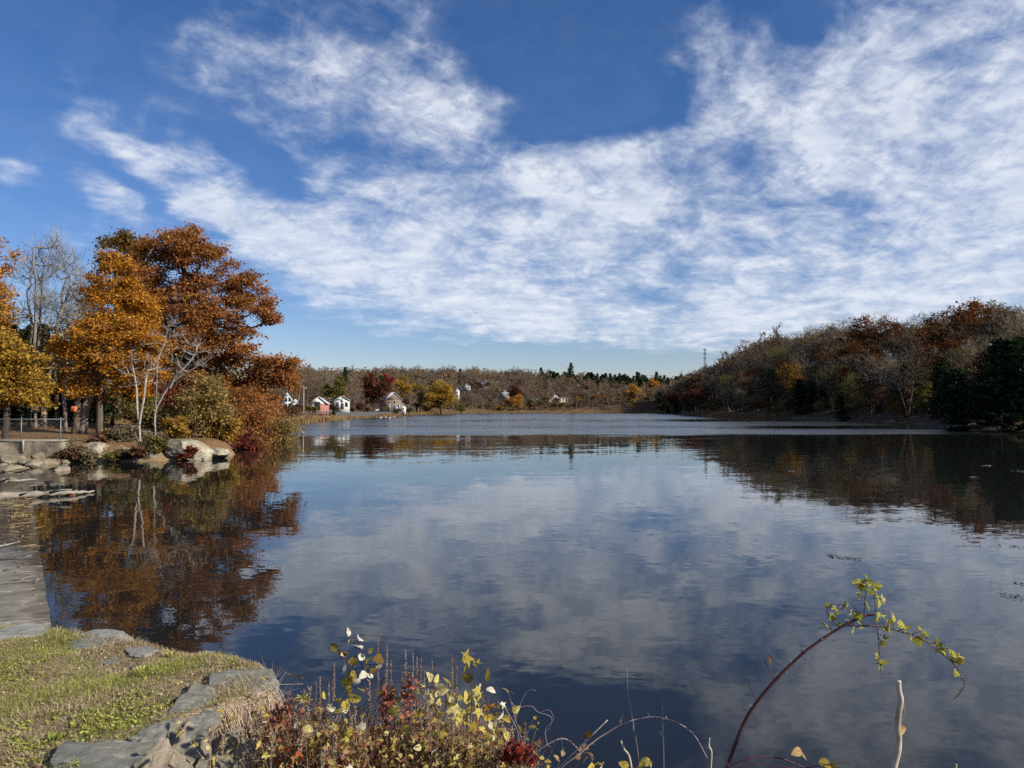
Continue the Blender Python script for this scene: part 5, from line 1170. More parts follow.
# fallen leaf bits
x, y = onplat(1500, m=0.); P = np.stack([x, y, bankz(x, y)+.012], 1); n = len(P); X_, Y_, Z_ = rframe(rg, n, 2.); b = MB(); b.inst(OVS[0], OVS[1], P, X_, Y_, Z_, rg.uniform(.010, .024, n), rg.random(n))
tag(b.build('fallen_leaves', leafmat('dry_leaf', [(.10,.05,.025),(.26,.15,.08),(.46,.36,.24),(.60,.52,.40)], .2, 0)), 'dry leaf scraps scattered on the bank grass', 'leaves', kind='stuff')
# rosette weeds that can be told apart
def rosette(lab, px, py, d, n_, s, cv=.6, seed=0):
    q = np.random.default_rng(seed); p = W(px, py, d); z_ = float(bankz(np.array([p[0]]), np.array([d]))[0]); a_ = np.arange(n_)*2.4+q.random(); e_ = q.uniform(.2, .9, n_)
    Y_ = np.stack([np.cos(a_)*np.cos(e_), np.sin(a_)*np.cos(e_), np.sin(e_)], 1); X_ = np.stack([-np.sin(a_), np.cos(a_), 0*a_], 1); Z_ = np.cross(X_, Y_)
    t = thing('rosette_weed', lab, 'weed', (p[0], d, z_)); MB().inst(NAR[0]*np.array([1.4, 1, 1]), NAR[1], Y_*.006, X_, Y_, Z_, s*q.uniform(.6, 1.1, n_), np.clip(cv+q.normal(size=n_)*.2, 0, 1)).build('leaves', WD, t)
    MB().tube([(0, 0, -.02), (0, 0, .012)], [.005, .003], 6).build('crown', BARK, t)
rosette('star-shaped weed rosette on the grass left of the bottom slab', 56, 733, 3.62, 14, .055, .3, 1); rosette('bright green leafy weed tuft near the rim stones', 143, 675, 4.55, 22, .06, .9, 2); rosette('green weed tuft beside the small grey stone', 130, 752, 3.45, 26, .05, .6, 3); rosette('yellow-flowered weed tuft at the lake rim', 172, 657, 4.98, 14, .05, 1., 4)
# ---- dead vines over the wall face
b = MB(); n_ = 5200; sx = rg.uniform(-1.95, -1.0, n_); sy = rg.uniform(3.15, 4.62, n_); e = psdf(sx, sy); k = (e > .05) & (e < .8) & (512+sx/sy*F > 216+14*rg.normal(size=n_)) & (512+sx/sy*F < 296); sx, sy = sx[k], sy[k]; n_ = len(sx)
a_ = rg.normal(-.7, 1.1, n_); pos = np.stack([sx, sy], 1); hz_ = rg.uniform(.01, .15, n_); cv = rg.random(n_); rad = rg.uniform(.0009, .0024, n_)
prev = None
for i in range(13):
    z_ = bankz(pos[:, 0], pos[:, 1])+hz_*sst(.0, .2, psdf(pos[:, 0], pos[:, 1])); cur = np.column_stack([pos, z_])
    if prev is not None: b.segs(prev, cur, rad, rad*.95, 4, v=cv)
    prev = cur; a_ = a_+rg.normal(size=n_)*.42; stp = rg.uniform(.018, .05, n_); pos = pos+np.stack([np.cos(a_), np.sin(a_)], 1)*stp[:, None]; hz_ = np.clip(hz_+rg.normal(size=n_)*.014, .0, .15)*(psdf(pos[:, 0], pos[:, 1]) > .02)
nn_ = 900; i = rg.integers(0, n_, nn_); P = np.column_stack([sx[i], sy[i], bankz(sx[i], sy[i])+rg.uniform(0, .08, nn_)]); d_ = rg.normal(size=(nn_, 3))*.05+np.array([.02, -.01, .06]); b.segs(P, P+d_, .0012, .0005, 3, v=rg.random(nn_))
tag(b.build('dead_vines', leafmat('dead_vine', [(.12,.08,.055),(.28,.20,.145),(.44,.34,.25),(.54,.45,.36)], .05, 0)), 'tangle of dry grey-brown vines covering the stone face of the bank', 'dead vines', kind='stuff')
# loose arching dry stems out of the vines
for k, (pl, lab) in enumerate([([(258,700),(270,682),(280,690),(288,706)],'thin dry stem arching off the corner slab toward the lake'),([(262,690),(277,684),(286,672)],'short dry twig pointing up past the corner slab'),([(262,684),(285,684.5),(303,684)],'straight dry stem sticking out sideways over the water'),([(280,735),(300,700),(306,690)],'tall thin dry stem between the vines and the red shrub'),([(268,715),(282,700),(290,712),(291,722)],'hooked dry stem hanging beside the vines')]):
    P = np.array([W(a, c, 4.15) for a, c in pl]); t = np.linspace(0, len(P)-1, 16); P = np.stack([np.interp(t, np.arange(len(P)), P[:, j]) for j in range(3)], 1); o = MB().tube(P, np.linspace(.0028, .0012, 16), 5).build('dry_twig', surf('dry_stem_tan', [(.30,.24,.18),(.45,.38,.30)], 20, 2, bump=0) if k == 0 else bpy.data.materials['dry_stem_tan'], smooth=True); tag(o, lab, 'twig')
# ================================================================== plants on the slope
STEMR = surf('stem_red', [(.022,.010,.011),(.048,.017,.018),(.10,.045,.04)], 12, 3, rough=.5, bump=.1)
STEMT = surf('stem_tan', [(.22,.16,.11),(.36,.28,.20)], 12, 3, rough=.6, bump=.1)
STEMG = surf('stem_dead', [(.16,.135,.10),(.36,.32,.25),(.52,.47,.38)], 14, 4, rough=.7, bump=.3, bdist=.002)
LW = leafmat('leaf_white', [(.46,.40,.24),(.66,.62,.46),(.74,.72,.60)], .3, 0, .7)
LY = leafmat('leaf_mixed_yellow', [(.16,.10,.03),(.26,.22,.05),(.48,.38,.07),(.66,.55,.12),(.66,.60,.30)], .45, 0, .7)
LG = leafmat('leaf_yellow_green', [(.10,.13,.02),(.22,.25,.035),(.42,.41,.07),(.55,.50,.16)], .45, 0, .7)
LR = leafmat('leaf_scarlet', [(.16,.025,.02),(.33,.05,.032),(.46,.11,.055)], .4, 0)
LO_ = leafmat('leaf_orange_gold', [(.45,.16,.03),(.62,.30,.05)], .4, 0)
LWE = leafmat('leaf_weedy', [(.10,.05,.03),(.24,.13,.06),(.26,.21,.07),(.42,.32,.13),(.34,.14,.08),(.20,.08,.05)], .35, .3)
LWR = leafmat('leaf_weedy_red', [(.19,.05,.035),(.37,.11,.065),(.48,.21,.12)], .35, .2)
SEED = leafmat('seed_brown', [(.12,.075,.05),(.26,.18,.12),(.38,.29,.20)], .05, .2)
def wline(pl, d, dd=0., m=6):
    P = np.array([W(q[0], q[1], d+dd*i) for i, q in enumerate(pl)]); n = len(P); t = np.linspace(0, n-1, (n-1)*m+1); 
    # Catmull-Rom
    out = []
    for tt in t:
        i = min(int(tt), n-2); u = tt-i; p0, p1, p2, p3 = P[max(i-1, 0)], P[i], P[i+1], P[min(i+2, n-1)]
        out.append(.5*((2*p1)+(-p0+p2)*u+(2*p0-5*p1+4*p2-p3)*u*u+(-p0+3*p1-3*p2+p3)*u**3))
    return np.array(out)
def ground_tail(pl, d):
    """carry a stem on down to the soil below the frame"""
    (ax, ay), (bx, by) = pl[0], pl[1]; x = (ax-512)/F*d; zg = float(bankz(np.array([x]), np.array([d]))[0]); py = max(408.5+(H-zg)/d*F+6, ay+4); sl_ = np.clip((ax-bx)/max(4, ay-by), -.5, .5); n_ = max(1, int((py-ay)/25)); u = np.linspace(1, 0, n_+1)[:-1]
    return [(ax+sl_*(py-ay)*q*(1-.4*q), ay+(py-ay)*q) for q in u]+list(pl)
def leaf_at(q, mats, pb, stems_, root, sizes, petr=.0011, petm=None, norm=(.85, -.75, .45)):
    """leaves grouped by material; each hangs on a stalk from the nearest stem"""
    allP = np.concatenate(stems_); by = {}
    for (p, mi, sz, tp, v) in q:
        if len(p) == 2: raise ValueError
        j = np.argmin(np.linalg.norm(allP-p, axis=1)); s0 = allP[j]; Y_ = p-s0; ly = np.linalg.norm(Y_); Y_ = Y_/(ly+1e-6)*.8+rg.normal(size=3)*.55+np.array([0, 0, -.15]); Y_ /= np.linalg.norm(Y_)
        N_ = np.array(norm)+rg.normal(size=3)*.45; X_ = np.cross(Y_, N_); X_ /= np.linalg.norm(X_); Z_ = np.cross(X_, Y_)
        base = p-Y_*sz*.5; by.setdefault((mi, tp), []).append((base, X_, Y_, Z_, sz, v))
        mid = (s0+base)/2+np.array([0, 0, .12*ly]); pb.tube([s0, mid, base, base+Y_*sz*.4], [petr, petr, petr*.8, petr*.3], 4)
    for (mi, tp), L_ in by.items():
        a = [np.array(z) for z in zip(*L_)]; b = MB()
        if tp == 'lob': b.inst(LO[0], [], a[0], a[1], a[2], a[3], a[4], a[5], TT=LO[1])
        else: b.inst(tp_[tp][0], tp_[tp][1], a[0], a[1], a[2], a[3], a[4], a[5])
        b.build('leaves', mats[mi], root, smooth=(tp != 'lob'))
tp_ = {'ov': OV, 'ovs': OVS, 'nar': NAR}
def shrub2(name, lab, cat, d, stems_, leaves_, mats, rad=.004, barkm=None, scale=1., zero=True):
    root = thing(name, lab, cat, (0, 0, 0)); SL = []
    for i, pl in enumerate(stems_):
        pl2 = ground_tail(pl, d) if pl[0][1] >= 760 else pl
        P = wline(pl2, d+.03*((i % 3)-1)); r_ = rad*(1. if pl[0][1] >= 760 else .5); SL.append(P)
        mb_ = MB().tube(P, np.linspace(r_, r_*.35, len(P)), 7)
        if i == 0: m0 = mb_
        else: mb_.build('stem' if pl[0][1] >= 760 else 'side_shoot', barkm or STEMR, root, smooth=True)
    q = []
    for (px, py, s, mi, tp, v) in leaves_:
        q.append((W(px, py, d+rg.normal()*.05), mi, s*d/F*scale*(.84 if mi == 0 else .95), tp, v))
    leaf_at(q, mats, m0, SL, root, None, petm=barkm or STEMR); m0.build('stem', barkm or STEMR, root, smooth=True); return root
w_, y_, o_ = 0, 1, 2; M3 = [LW, LY, LO_]
L1 = [(349,631,17,0,'nar2',.9),(351,641,11,0,'ov',.6),(360,638,14,0,'ov',.9),(358,646,15,0,'ov',.9),(367,637,11,1,'ov',.1),(334,647,11,1,'ov',.2),(341,653,17,1,'ov',.1),(343,655,10,0,'ov',.5),(362,657,12,0,'ov',1.),(344,668,16,0,'ov',.8),(353,662,14,1,'ov',.35),(368,661,13,1,'ov',.3),(377,666,16,0,'ov',.4),(379,659,15,1,'ov',.05),(369,675,12,0,'ov',.9),(363,675,12,0,'ov',.7),(353,677,17,1,'ov',.3),(346,682,15,1,'ov',.5),(361,689,11,1,'ov',.6),(357,682,10,0,'ov',.8),(354,698,15,1,'ov',.75),(346,704,14,1,'ov',.5),(345,709,13,0,'ov',.6),(332,709,10,0,'ov',.7),(331,717,9,0,'ov',.8),(363,720,20,1,'ov',.7),(361,727,13,0,'ov',.9),(331,729,11,0,'ov',.7),(297,725,9,0,'ov',.8),(397,705,10,0,'ov',.6),(393,711,14,1,'ov',.25),(386,717,9,0,'ov',.5),(335,741,9,0,'ov',.8),(313,754,11,0,'ov',.6),(350,672,10,1,'ov',.2),(373,670,9,1,'ov',.1),(357,666,9,0,'ov',.9),(348,690,11,1,'ov',.4),(371,651,9,1,'ov',.2),(366,668,10,0,'ov',.7)]
L1 = [(a, b_, c, m_, 'nar' if tp == 'nar2' else tp, v) for a, b_, c, m_, tp, v in L1]
shrub2('leafy_shrub', 'tall shrub with white and yellow oval leaves on purple-red stems at the water', 'shrub', 3.3,
  [[(404,768),(394,735),(378,700),(366,665),(354,637)],[(376,768),(371,725),(366,690),(359,655),(349,638)],[(396,768),(383,722),(372,694),(376,664)],[(366,690),(352,680),(344,668)],[(371,725),(350,712),(331,716)],[(383,722),(372,718),(363,716)],[(366,665),(378,664),(384,658)]], L1, M3, .0036)
L2 = [(467.5,658,22,1,'lob',.42),(477,663,14,1,'lob',.6),(466,669,14,1,'ov',.25),(467,678,15,1,'ov',.2),(488,676,15,1,'nar',.15),(480,687,10,0,'ov',.5),(491,690,12,0,'ov',.7),(477,691,13,1,'lob',.7),(480,696,12,1,'lob',.75),(476,702,15,1,'lob',.7),(490,707,22,2,'lob',.6),(501,716,13,0,'ov',.9),(496,721,12,0,'ov',.9),(490,725,11,0,'ov',.4),(478,713,15,1,'lob',.65),(467,718,20,1,'lob',.5),(472,727,17,1,'lob',.3),(454,709,18,1,'lob',.9),(458,719,18,1,'lob',.8),(452,724,18,1,'lob',.9),(475,740,8,0,'ov',.7),(472,747,12,1,'lob',.9),(452,748,13,1,'lob',.7),(462,740,11,1,'lob',.8),(484,700,9,1,'ov',.3),(470,705,9,1,'ov',.3),(486,735,9,1,'ov',.3),(463,756,11,1,'lob',.7)]
shrub2('leafy_shrub', 'shrub with lobed yellow leaves, one orange, and three white oval leaves', 'shrub', 3.35,
  [[(482,768),(480,725),(475,690),(471,662)],[(490,768),(488,730),(486,700),(484,682)],[(462,768),(465,735),(472,705),(470,680)],[(486,715),(494,712),(500,716)]], L2, M3, .0034)
L3 = [(421,684,13,1,'ov',1.),(430,677,12,1,'ov',.95),(428,691,13,1,'ov',1.),(440,687,17,1,'ov',1.),(437,678,11,1,'ov',.9),(431,698,13,1,'ov',.95),(416,692,10,1,'ov',.9),(443,690,13,1,'ov',1.),(425,680,9,1,'ov',.95),(436,694,9,1,'ov',.95)]
shrub2('leafy_shrub', 'slim sprig of pale yellow leaves between the two taller shrubs', 'shrub', 3.4, [[(433,768),(436,735),(438,708),(432,688)],[(438,708),(441,698),(440,688)]], L3, M3, .003)
# low red plants
def redplant(lab, cx, cy, w_, h_, d, n_, mat, seed, s=6, tall=3):
    q = np.random.default_rng(seed); st = [[(cx+q.normal()*w_*.3, 768+2), (cx+q.normal()*w_*.35, (cy+768)/2), (cx+q.normal()*w_*.5, cy-h_*q.uniform(.2, 1.))] for _ in range(tall*2)]
    lv = []
    for s_ in st:
        for _ in range(n_//len(st)):
            t = q.random(); a = s_[1] if t < .5 else s_[2]; bq = s_[2]; f = q.random(); lv.append((s_[1][0]*(1-f)+bq[0]*f+q.normal()*3.2, s_[1][1]*(1-f)+bq[1]*f+q.normal()*3, q.uniform(.6, 1.3)*s, 0, 'nar' if q.random() < .6 else 'ovs', q.random()))
    shrub2('red_plant', lab, 'plant', d, st, lv, [mat], .0022)
redplant('dark red small-leaved plant next to the dead vines', 285, 725, 34, 30, 3.75, 420, LWR, 1, 6, 6)
redplant('bright red small-leaved plant at the right end of the thicket', 512, 754, 26, 14, 3.2, 260, LR, 2, 7, 6)
redplant('upright reddish plant behind the pale yellow sprig', 410, 690, 8, 20, 3.6, 110, LWR, 3, 7, 2)
redplant('slim reddish plant right of the white-leaved shrub', 386, 692, 8, 16, 3.55, 100, LWR, 4, 7, 2)
redplant('deep red tuft at the bottom edge right of the red plant', 527, 758, 8, 10, 3.1, 70, LR, 5, 7, 2)
shrub2('maple_seedling', 'seedling with large orange-red lobed leaves at the bottom of the thicket', 'plant', 3.1, [[(292,770),(291,755),(290,748)]], [(289,749,17,0,'lob',.7),(298,753,16,0,'lob',.9),(283,756,14,0,'lob',.5),(293,760,16,0,'lob',.8),(284,748,11,0,'lob',.6),(302,759,13,0,'lob',.6),(279,763,13,0,'lob',.9)], [leafmat('leaf_vermilion', [(.26,.045,.02),(.48,.13,.05)], .4, 0)], .002)
# weeds with seed heads: four models, many plants
def weed(seed, h, leafm, nl=420, spire=.2, spread=.22):
    q = np.random.default_rng(seed); root = thing('seedy_weed', 'rusty-olive weed with thin seed stalks in the thicket by the water', 'weed', (0, 0, 0), 0, 'weeds of the waterside thicket'); sb = MB(); tips = []; LP = []; 
    for k in range(8):
        a = q.random()*6.3; top = np.array([math.cos(a)*spread*q.random(), math.sin(a)*spread*q.random(), h*q.uniform(.55, 1.)]); t = np.linspace(0, 1, 10)[:, None]; P = t*top+np.array([math.cos(a), math.sin(a), 0])*.06*np.sin(t*PI)+np.cumsum(q.normal(size=(10, 3))*.004, 0)
        sb.tube(P, np.linspace(.0024, .0008, 10), 5); tips.append((P[-1], P[-1]-P[-3])); LP += [P[i] for i in range(3, 10)]
        for _ in range(5):
            i = q.integers(3, 9); e_ = P[i]+q.normal(size=3)*np.array([.08, .08, .05])+np.array([0, 0, .09]); sb.tube([P[i], (P[i]+e_)/2+[0, 0, -.01], e_], [.0013, .001, .0006], 4); LP += [P[i]*(1-f)+e_*f for f in (.4, .7, 1.)]
            if q.random() < .12: tips.append((e_, e_-P[i]))
    sb.build('stems', STEMT, root, smooth=True)
    LP = np.array(LP); i = q.integers(0, len(LP), nl); X_, Y_, Z_ = rframe(q, nl, .3); MB().inst(NAR[0], NAR[1], LP[i]+q.normal(size=(nl, 3))*.012, X_, Y_, Z_, q.uniform(.016, .042, nl), q.random(nl)).inst(OVS[0], OVS[1], LP[i[:nl//3]]+q.normal(size=(nl//3, 3))*.018, X_[:nl//3], Y_[:nl//3], Z_[:nl//3], q.uniform(.014, .030, nl//3), q.random(nl//3)).build('leaves', leafm, root)
    s_ = MB()
    for (p, dd) in tips:
        dd = dd/np.linalg.norm(dd); dd = dd*.4+np.array([0, 0, .9]); L_ = spire*q.uniform(.25, .75); t = np.linspace(0, 1, 26)[:, None]; C = p+dd*L_*t; s_.tube(C[[0, 12, 25]], [.001, .0008, .0004], 4)
        for rep in range(3): o = q.normal(size=C.shape)*.006; s_.segs(C, C+o+dd*.005, .0016, .0009, 4, v=q.random(26))
    s_.build('seed_heads', SEED, root); return root
wprot = [weed(401, .78, LWE, 700), weed(402, .72, LWE, 800), weed(403, .75, LWR, 560), weed(404, .66, LY, 500, .1)]
used = [False]*4; kk = 0
lbs = ['rusty-olive weed with thin seed stalks in the thicket by the water', 'rusty-olive weed with thin seed stalks in the thicket by the water', 'reddish weed with thin seed stalks in the thicket by the water', 'yellow-green low weed in the thicket by the water']
prof = lambda px: np.interp(px, [225,250,270,300,330,360,400,440,480,505,525,550,600], [750,728,706,700,702,705,703,698,700,716,742,758,770])
for px in np.arange(266, 526, 5.0):
    for r_ in range(2):
        p_ = px+rg.normal()*3; d = rg.uniform(3.1, 4.15); ty = prof(p_)+rg.uniform(0, 34)+r_*10; x = (p_-512)/F*d; zt_ = H-(ty-408.5)/F*d; zb = float(bankz(np.array([x]), np.array([d]))[0]); h = zt_-zb
        if h < .12: continue
        i = int(rg.choice(4, p=[.36, .34, .14, .16])); s = h/[.86, .8, .83, .7][i]; sw = np.clip(s, .75, 1.25)
        if not used[i]: r0_ = wprot[i]; used[i] = True; r0_.location = (x, d, zb-.02); r0_.scale = (sw, sw, s); r0_['label'] = lbs[i]
        else: dup(wprot[i], (x, d, zb-.02), rg.random()*6.3, (sw, sw, s), lbs[i])
# tall seed stalks standing clear of the thicket
def stalk(px, top, lab, d=3.6):
    q = np.random.default_rng(int(px*7)); root = thing('seed_stalk', lab, 'seed stalk', (0, 0, 0)); x = (px-512)/F*d
    P = wline(ground_tail([(px+q.normal()*3, 768), (px+q.normal()*2, (768+top)/2), (px, top)], d), d); MB().tube(P, np.linspace(.0024, .0007, len(P)), 5).build('stem', STEMT, root, smooth=True)
    s_ = MB(); t = np.linspace(0, 1, 46)[:, None]; a = W(px, top, d); c = W(px, top+q.uniform(32, 48), d); C = a*(1-t)+c*t
    for rep in range(3): o = q.normal(size=C.shape)*(.002+.004*t); s_.segs(C, C+o+np.array([0, 0, .004]), .0016, .0011, 4, v=q.random(46))
    s_.build('seed_head', SEED, root)
for (px, top, lab) in [(378,634,'tallest dry seed stalk, beside the white-leaved shrub'),(387,645,'second seed stalk right of the white-leaved shrub'),(391,661,'short seed stalk behind the white-leaved shrub'),(405.5,651,'leftmost seed stalk of the cluster above the reddish plant'),(413,653,'middle tall seed stalk of the cluster above the reddish plant'),(417,658,'thin seed stalk in the middle of the central cluster'),(421,656,'rightmost seed stalk of the central cluster'),(432,662,'lone seed stalk above the pale yellow sprig'),(452,656,'tall seed stalk left of the lobed yellow shrub'),(457,667,'bent seed stalk against the lobed yellow shrub'),(334,664,'seed stalk standing left of the white-leaved shrub'),(320,678,'brown seed stalk over the left part of the thicket'),(316,682,'short brown seed stalk at the left of the thicket'),(329,683,'small seed stalk between the left stalks and the white leaves'),(402,672,'low seed stalk left of the central cluster'),(304,690,'low seed stalk above the dark red plant'),(424,672,'short seed stalk over the pale yellow leaves')]: stalk(px, top, lab)
# thicket floor leaves
n = 17000; x = rg.uniform(-1.55, .35, n); y = rg.uniform(3.0, 4.4, n); pxx = 512+x/y*F; zt_ = H-(prof(pxx)+rg.exponential(22, n)+16-408.5)/F*y; zb = bankz(x, y); k = (zt_ > zb) & (pxx > 274) & (pxx < 545); P = np.stack([x, y, zb+(zt_-zb)*rg.uniform(.3, 1, n)], 1)[k]; n = len(P)
X_, Y_, Z_ = rframe(rg, n, .5); tag(MB().inst(OVS[0], OVS[1], P, X_, Y_, Z_, rg.uniform(.012, .03, n), rg.random(n)).build('undergrowth', LWE), 'dense small olive and rust leaves filling the waterside thicket', 'undergrowth', kind='stuff')
n_ = 1300; x = rg.uniform(-1.35, .2, n_); y = rg.uniform(3.1, 4.1, n_); pxx = 512+x/y*F; k = (pxx > 262) & (pxx < 548); x, y, pxx = x[k], y[k], pxx[k]; n_ = len(x); b = MB(); zt_ = H-(prof(pxx)+rg.exponential(16, n_)-2-408.5)/F*y; zb = bankz(x, y)
p0 = np.column_stack([x, y, zb+(zt_-zb)*.35]); lean = rg.normal(size=(n_, 2))*.07; cv = rg.random(n_)
for i in range(1, 6):
    t = i/5; p1 = np.column_stack([x+lean[:, 0]*t*t*1.3, y+lean[:, 1]*t, zb+(zt_-zb)*(.35+.65*t)-.03*t*t*rg.random(n_)]); b.segs(p0, p1, .0013*(1.1-t*.8), .0013*(.9-t*.8), 4, v=cv); p0 = p1
tag(b.build('dry_stems', leafmat('thicket_stems', [(.14,.035,.03),(.32,.11,.07),(.42,.30,.19),(.55,.45,.30)], .05, 0)), 'fine dry reddish and straw stems woven through the waterside thicket', 'stems', kind='stuff')
# scattered yellow leaves low in the thicket
lv = [(rg.uniform(300, 500), rg.uniform(728, 768), rg.uniform(6, 12), int(rg.random() < .92), 'ov' if rg.random() < .6 else 'lob', rg.uniform(.3, 1)) for _ in range(90)]
shrub2('yellow_leaved_bush', 'low bush of small yellow and pale leaves along the bottom of the thicket', 'bush', 3.15, [[(300+i*22, 768), (304+i*22+rg.normal()*5, 748), (306+i*22+rg.normal()*8, 732)] for i in range(10)], lv, M3, .0022)
for k, (px, top, n_, lab) in enumerate([(322,694,16,'slim red stem with small pale leaves left of the white-leaved shrub'),(398,690,18,'red-stemmed plant with yellow leaves right of the white-leaved shrub'),(448,684,18,'red-stemmed plant with cream leaves beside the pale sprig'),(422,712,16,'low red-stemmed plant with gold leaves under the pale sprig'),(340,716,16,'leafy red-stemmed plant under the white leaves'),(496,700,16,'yellow-leaved stem at the right side of the thicket'),(464,694,16,'yellow-leaved red stem behind the lobed leaves'),(376,708,16,'pale-leaved stem in the middle of the thicket')]):
    q = np.random.default_rng(700+k); s1 = [(px+q.normal()*6, 768), (px+q.normal()*5, (768+top)/2), (px, top)]; s2 = [(px+q.normal()*9, 768), (px+q.normal()*8, (768+top)/2+8), (px+q.normal()*10, top+12)]
    lv = [(px+q.normal()*9, q.uniform(top, 745), q.uniform(7, 14), int(q.random() < .92), 'ov' if q.random() < .6 else 'lob', q.uniform(.35, 1)) for _ in range(n_)]
    shrub2('leafy_plant', lab, 'plant', 3.35+q.random()*.4, [s1, s2], lv, M3, .0026)
# ================================================================== brambles
def cane(name, lab, d, stems_, rads, leaves_=(), mats=(), thorns=0, bark=None, cat='bramble', dd=0., scale=1.):
    root = thing(name, lab, cat, (0, 0, 0)); SL = []
    for i, (pl, (ra, rb)) in enumerate(zip(stems_, rads)):
        pl2 = ground_tail(pl, d) if pl[0][1] >= 764 else pl; P = wline(pl2, d, dd); SL.append(P); rr = np.linspace(ra, rb, len(P))*(1+.10*noise3(np.stack([np.arange(len(P))*.45, 0*P[:, 0]+ra*999, 0*P[:, 0]], -1), 3)); st = MB().tube(P, rr, 8)
        if i == 0: m0 = st
        else: st.build('side_shoot', bark or STEMR, root, smooth=True)
        if thorns and i < 2:
            tb = MB(); 
            for k in rg.integers(2, len(P)-1, thorns):
                o = rg.normal(size=3); o /= np.linalg.norm(o); tb.segs([P[k]], [P[k]+o*(rr[k]+.011)], .0026, .0003, 4)
            tb.build('thorns', STEMT, root)
    if leaves_:
        leaf_at([(W(a, b_, d+rg.normal()*.035), mi, s*d/F*scale, tp, v) for (a, b_, s, mi, tp, v) in leaves_], list(mats), m0, SL, root, None, petm=bark or STEMR)
    m0.build('cane', bark or STEMR, root, smooth=True)
    return root
lvs = [(867,578),(858,583),(861,588),(870,583),(877,586),(870,592),(877,596),(883,599),(859,596),(868,606),(879,602),(828,606),(835,609),(842,608),(833,617),(827,626),(840,625),(851,613),(849,621),(856,617),(860,624),(853,630),(837,612),(880,615),(877,620),(871,621),(893,617),(890,622),(901,625),(905,627),(890,631),(885,629),(885,637),(882,644),(886,640),(877,656),(883,662),(879.5,666),(911,638),(924,632),(920,628),(937,642),(944,652),(953,655),(959,658),(960,661),(957,673),(927,635),(846,604),(864,581),(874,589),(940,645)]
L_ = [(a, b_, rg.uniform(8, 13), 0, 'lob' if rg.random() < .55 else 'ov', rg.uniform(.35, .95)) for a, b_ in lvs]+[(919.5,640,19,0,'ov',.3),(903,626,15,0,'lob',.7),(881,616,15,0,'lob',.8),(941,650,15,0,'lob',.7),(954,657,17,0,'lob',.75),(860,584,15,0,'lob',.7),(858,616,14,0,'lob',.5),(770,661,12,1,'ov',.1)]
cane('bramble_cane', 'dark red arching bramble with yellow-green leaves reaching over the water', 2.6,
  [[(726,772),(736,742),(750,712),(772,684),(800,656),(823,638.6),(845.7,624.5),(863,616.6),(875.6,614)],
   [(861.5,626),(879,626),(896.7,630.6),(912.5,635),(926.6,642),(940.6,652.6),(953,663),(960,673.7),(964,682.5),(962.6,689.5),(954,699)],
   [(864,615),(865,600),(867,585)],[(875.6,614),(875,605),(872,588)],[(877,626),(879,647),(881.7,679)],[(841,627),(832,620),(827,612),(830,606),(842,605),(851,612)],[(859,613),(853,606),(850,602)],[(787,668),(777,661),(770,655)],[(775,682),(768,668),(761,650)],[(759,702),(752,692),(746,674)],[(845.7,624.5),(853,626),(862,626)],[(801,655),(802,645)],[(835,633),(826,627),(818,629)]],
  [(.0092,.0042),(.0028,.0011),(.0017,.001),(.0022,.0009),(.0019,.0006),(.0022,.001),(.0011,.0007),(.0018,.0014),(.0014,.0008),(.0018,.0014),(.0024,.0026),(.0012,.0008),(.001,.0006)], L_, [LG, leafmat('leaf_dry_brown', [(.22,.11,.03),(.34,.18,.05)], .4, 0)], 28)
cane('bramble_arch', 'thin grey-pink bramble arching low over the dark water', 2.9, [[(560,770),(578,755),(592,743),(605,734),(626,722.5),(649,717),(663,718),(680,724),(694.7,735.7),(707,757.7)],[(620,726),(622,718),(623,714)],[(634,722),(633,728),(635,733)],[(650,717),(646,710)]], [(.0034,.0016),(.0012,.0006),(.001,.0006),(.001,.0005)], (), (), 10, surf('stem_pinkgrey', [(.16,.09,.09),(.34,.25,.24),(.46,.38,.36)], 18, 3, rough=.5, bump=0))
PG = bpy.data.materials['stem_pinkgrey']; DL = leafmat('leaf_crisp_tan', [(.16,.09,.05),(.34,.24,.12),(.50,.40,.22)], .35, 0)
cane('bramble_arch', 'short pale bramble loop at the bottom edge right of the red plant', 2.95, [[(524,768),(532,756),(545,746),(559,739),(568,740),(575,746),(580,752)]], [(.0026,.0018)], [(582,750,10,0,'ov',.2),(586,747,8,0,'ov',.1),(590,754,9,0,'ov',.2),(578,756,9,0,'ov',.1),(585,760,10,0,'ov',.3),(563,753,7,0,'ov',.5),(557,758,8,0,'ov',.5),(592,762,9,0,'ov',.6)], [DL], 5, PG)
cane('bramble_arch', 'low bramble loop at the foot of the dark red cane', 2.5, [[(724,772),(733,764),(748,759),(763,757),(783,759),(805,768)],[(797,764),(797,758),(795,754)]], [(.0032,.0024),(.0012,.0008)], [(797,752,12,0,'ov',.9),(803,756,10,0,'ov',.8)], [leafmat('leaf_amber', [(.45,.28,.10),(.58,.40,.18)], .4, 0)], 8)
cane('bramble_arch', 'dark thin cane along the bottom edge carrying one round leaf', 2.5, [[(728,775),(745,766),(765,765),(800,768),(830,764),(850,763),(858,768)]], [(.002,.0014)], [(826,764,15,0,'ov',.3),(834,766,8,0,'ov',.5)], [LY])
cane('dry_stalk', 'straight tan stick leaning over the dried leaves', 2.9, [[(556,772),(580,747),(607.5,720)]], [(.0032,.0024)], [(588,735,13,0,'ov',.2),(584,738,10,0,'ov',.1)], [leafmat('leaf_bronze', [(.20,.12,.03),(.30,.19,.05)], .4, 0)], 0, STEMG, 'stalk')
cane('dry_stalk', 'thick cream-coloured cut stalk at the bottom centre', 2.8, [[(632,772),(629,756),(624,749),(621,741)]], [(.0056,.0036)], [], [], 0, STEMG, 'stalk')
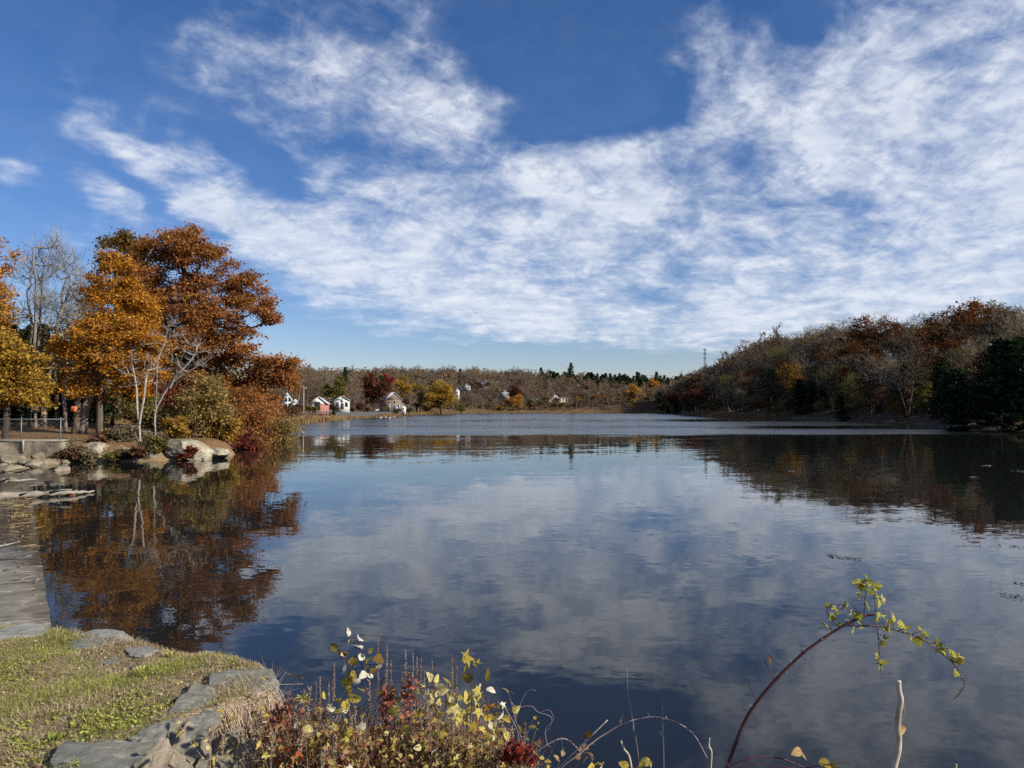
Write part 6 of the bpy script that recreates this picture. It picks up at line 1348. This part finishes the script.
cane('dry_stalk', 'tall hair-thin dry stem crossing the low arch', 2.9, [[(640,772),(637,745),(632,716),(628,690),(627,668)]], [(.0017,.0006)], [], [], 0, STEMG, 'stalk')
cane('dry_stalk', 'thin upright dry stem right of the crossing stem', 2.9, [[(664,772),(663.5,740),(662.5,718),(662.5,700)],[(663,738),(660,731)]], [(.0019,.0007),(.001,.0006)], [], [], 0, PG, 'stalk')
cane('dry_stalk', 'kinked cream stub where the low arch ends', 2.8, [[(710.5,774),(711.5,755),(711,750),(709,746),(709.6,738)]], [(.0044,.003)], [], [], 0, STEMG, 'stalk')
cane('yellow_sprig', 'yellow-leaved sprigs at the bottom edge between the stalks', 2.8, [[(640,776),(644,768),(648,763)],[(602,776),(598,768),(596,764)]], [(.002,.001),(.002,.001)], [(597,764,12,0,'ov',.8),(602,766,10,0,'ov',.9),(592,767,9,0,'ov',.7),(624,765,11,0,'ov',.5),(645,762,12,0,'ov',.8),(651,766,11,0,'ov',.85),(640,766,8,0,'ov',.6)], [LY], 0, None, 'sprig')
cane('dead_stick', 'thick pale dead stick standing upright at the lower right', 2.4, [[(893,774),(894,768),(898,750),(899,738),(897.5,728),(899,712),(901,700),(899,690),(898.5,681)],[(901,722),(905,714),(904,708)],[(901,712),(906,703)]], [(.0125,.0085),(.001,.0006),(.0009,.0005)], [(902,730,13,0,'ov',.6),(896,724,9,0,'ov',.4)], [leafmat('bark_flap', [(.40,.22,.06),(.55,.36,.14)], .3, 0)], 0, STEMG, 'stick')
cane('dead_stick', 'short broken stub at the bottom edge right of the tall stick', 2.4, [[(954,776),(955,770),(956,764)]], [(.006,.004)], [], [], 0, STEMG, 'stick')
cane('bent_vine', 'hair-thin kinked vine right of the lobed yellow shrub', 3.3, [[(506,745),(509,735),(513,725),(523,698),(530,690),(536,691)]], [(.0014,.0006)], [], [], 0, PG, 'vine')
cane('bent_vine', 'thin stem curving down to the red plant', 3.3, [[(498,702),(504,707),(510,716),(518,733),(519,757)]], [(.0009,.0013)], [], [], 0, PG, 'vine')
cane('bent_vine', 'fine crinkled tendril hanging at the edge of the thicket', 3.3, [[(511,702),(515,706),(520,707),(527,706),(533,707),(538,712),(551,717),(550,727),(545,733),(547,745)]], [(.0011,.0006)], [], [], 0, PG, 'vine')
cane('bent_vine', 'fine loop of dry vine over the dark water', 3.2, [[(541,712),(549,710),(553,716),(552,722),(546,728),(546,737),(548,745)]], [(.0009,.0006)], [], [], 0, PG, 'vine')
sc.frame_set(1)
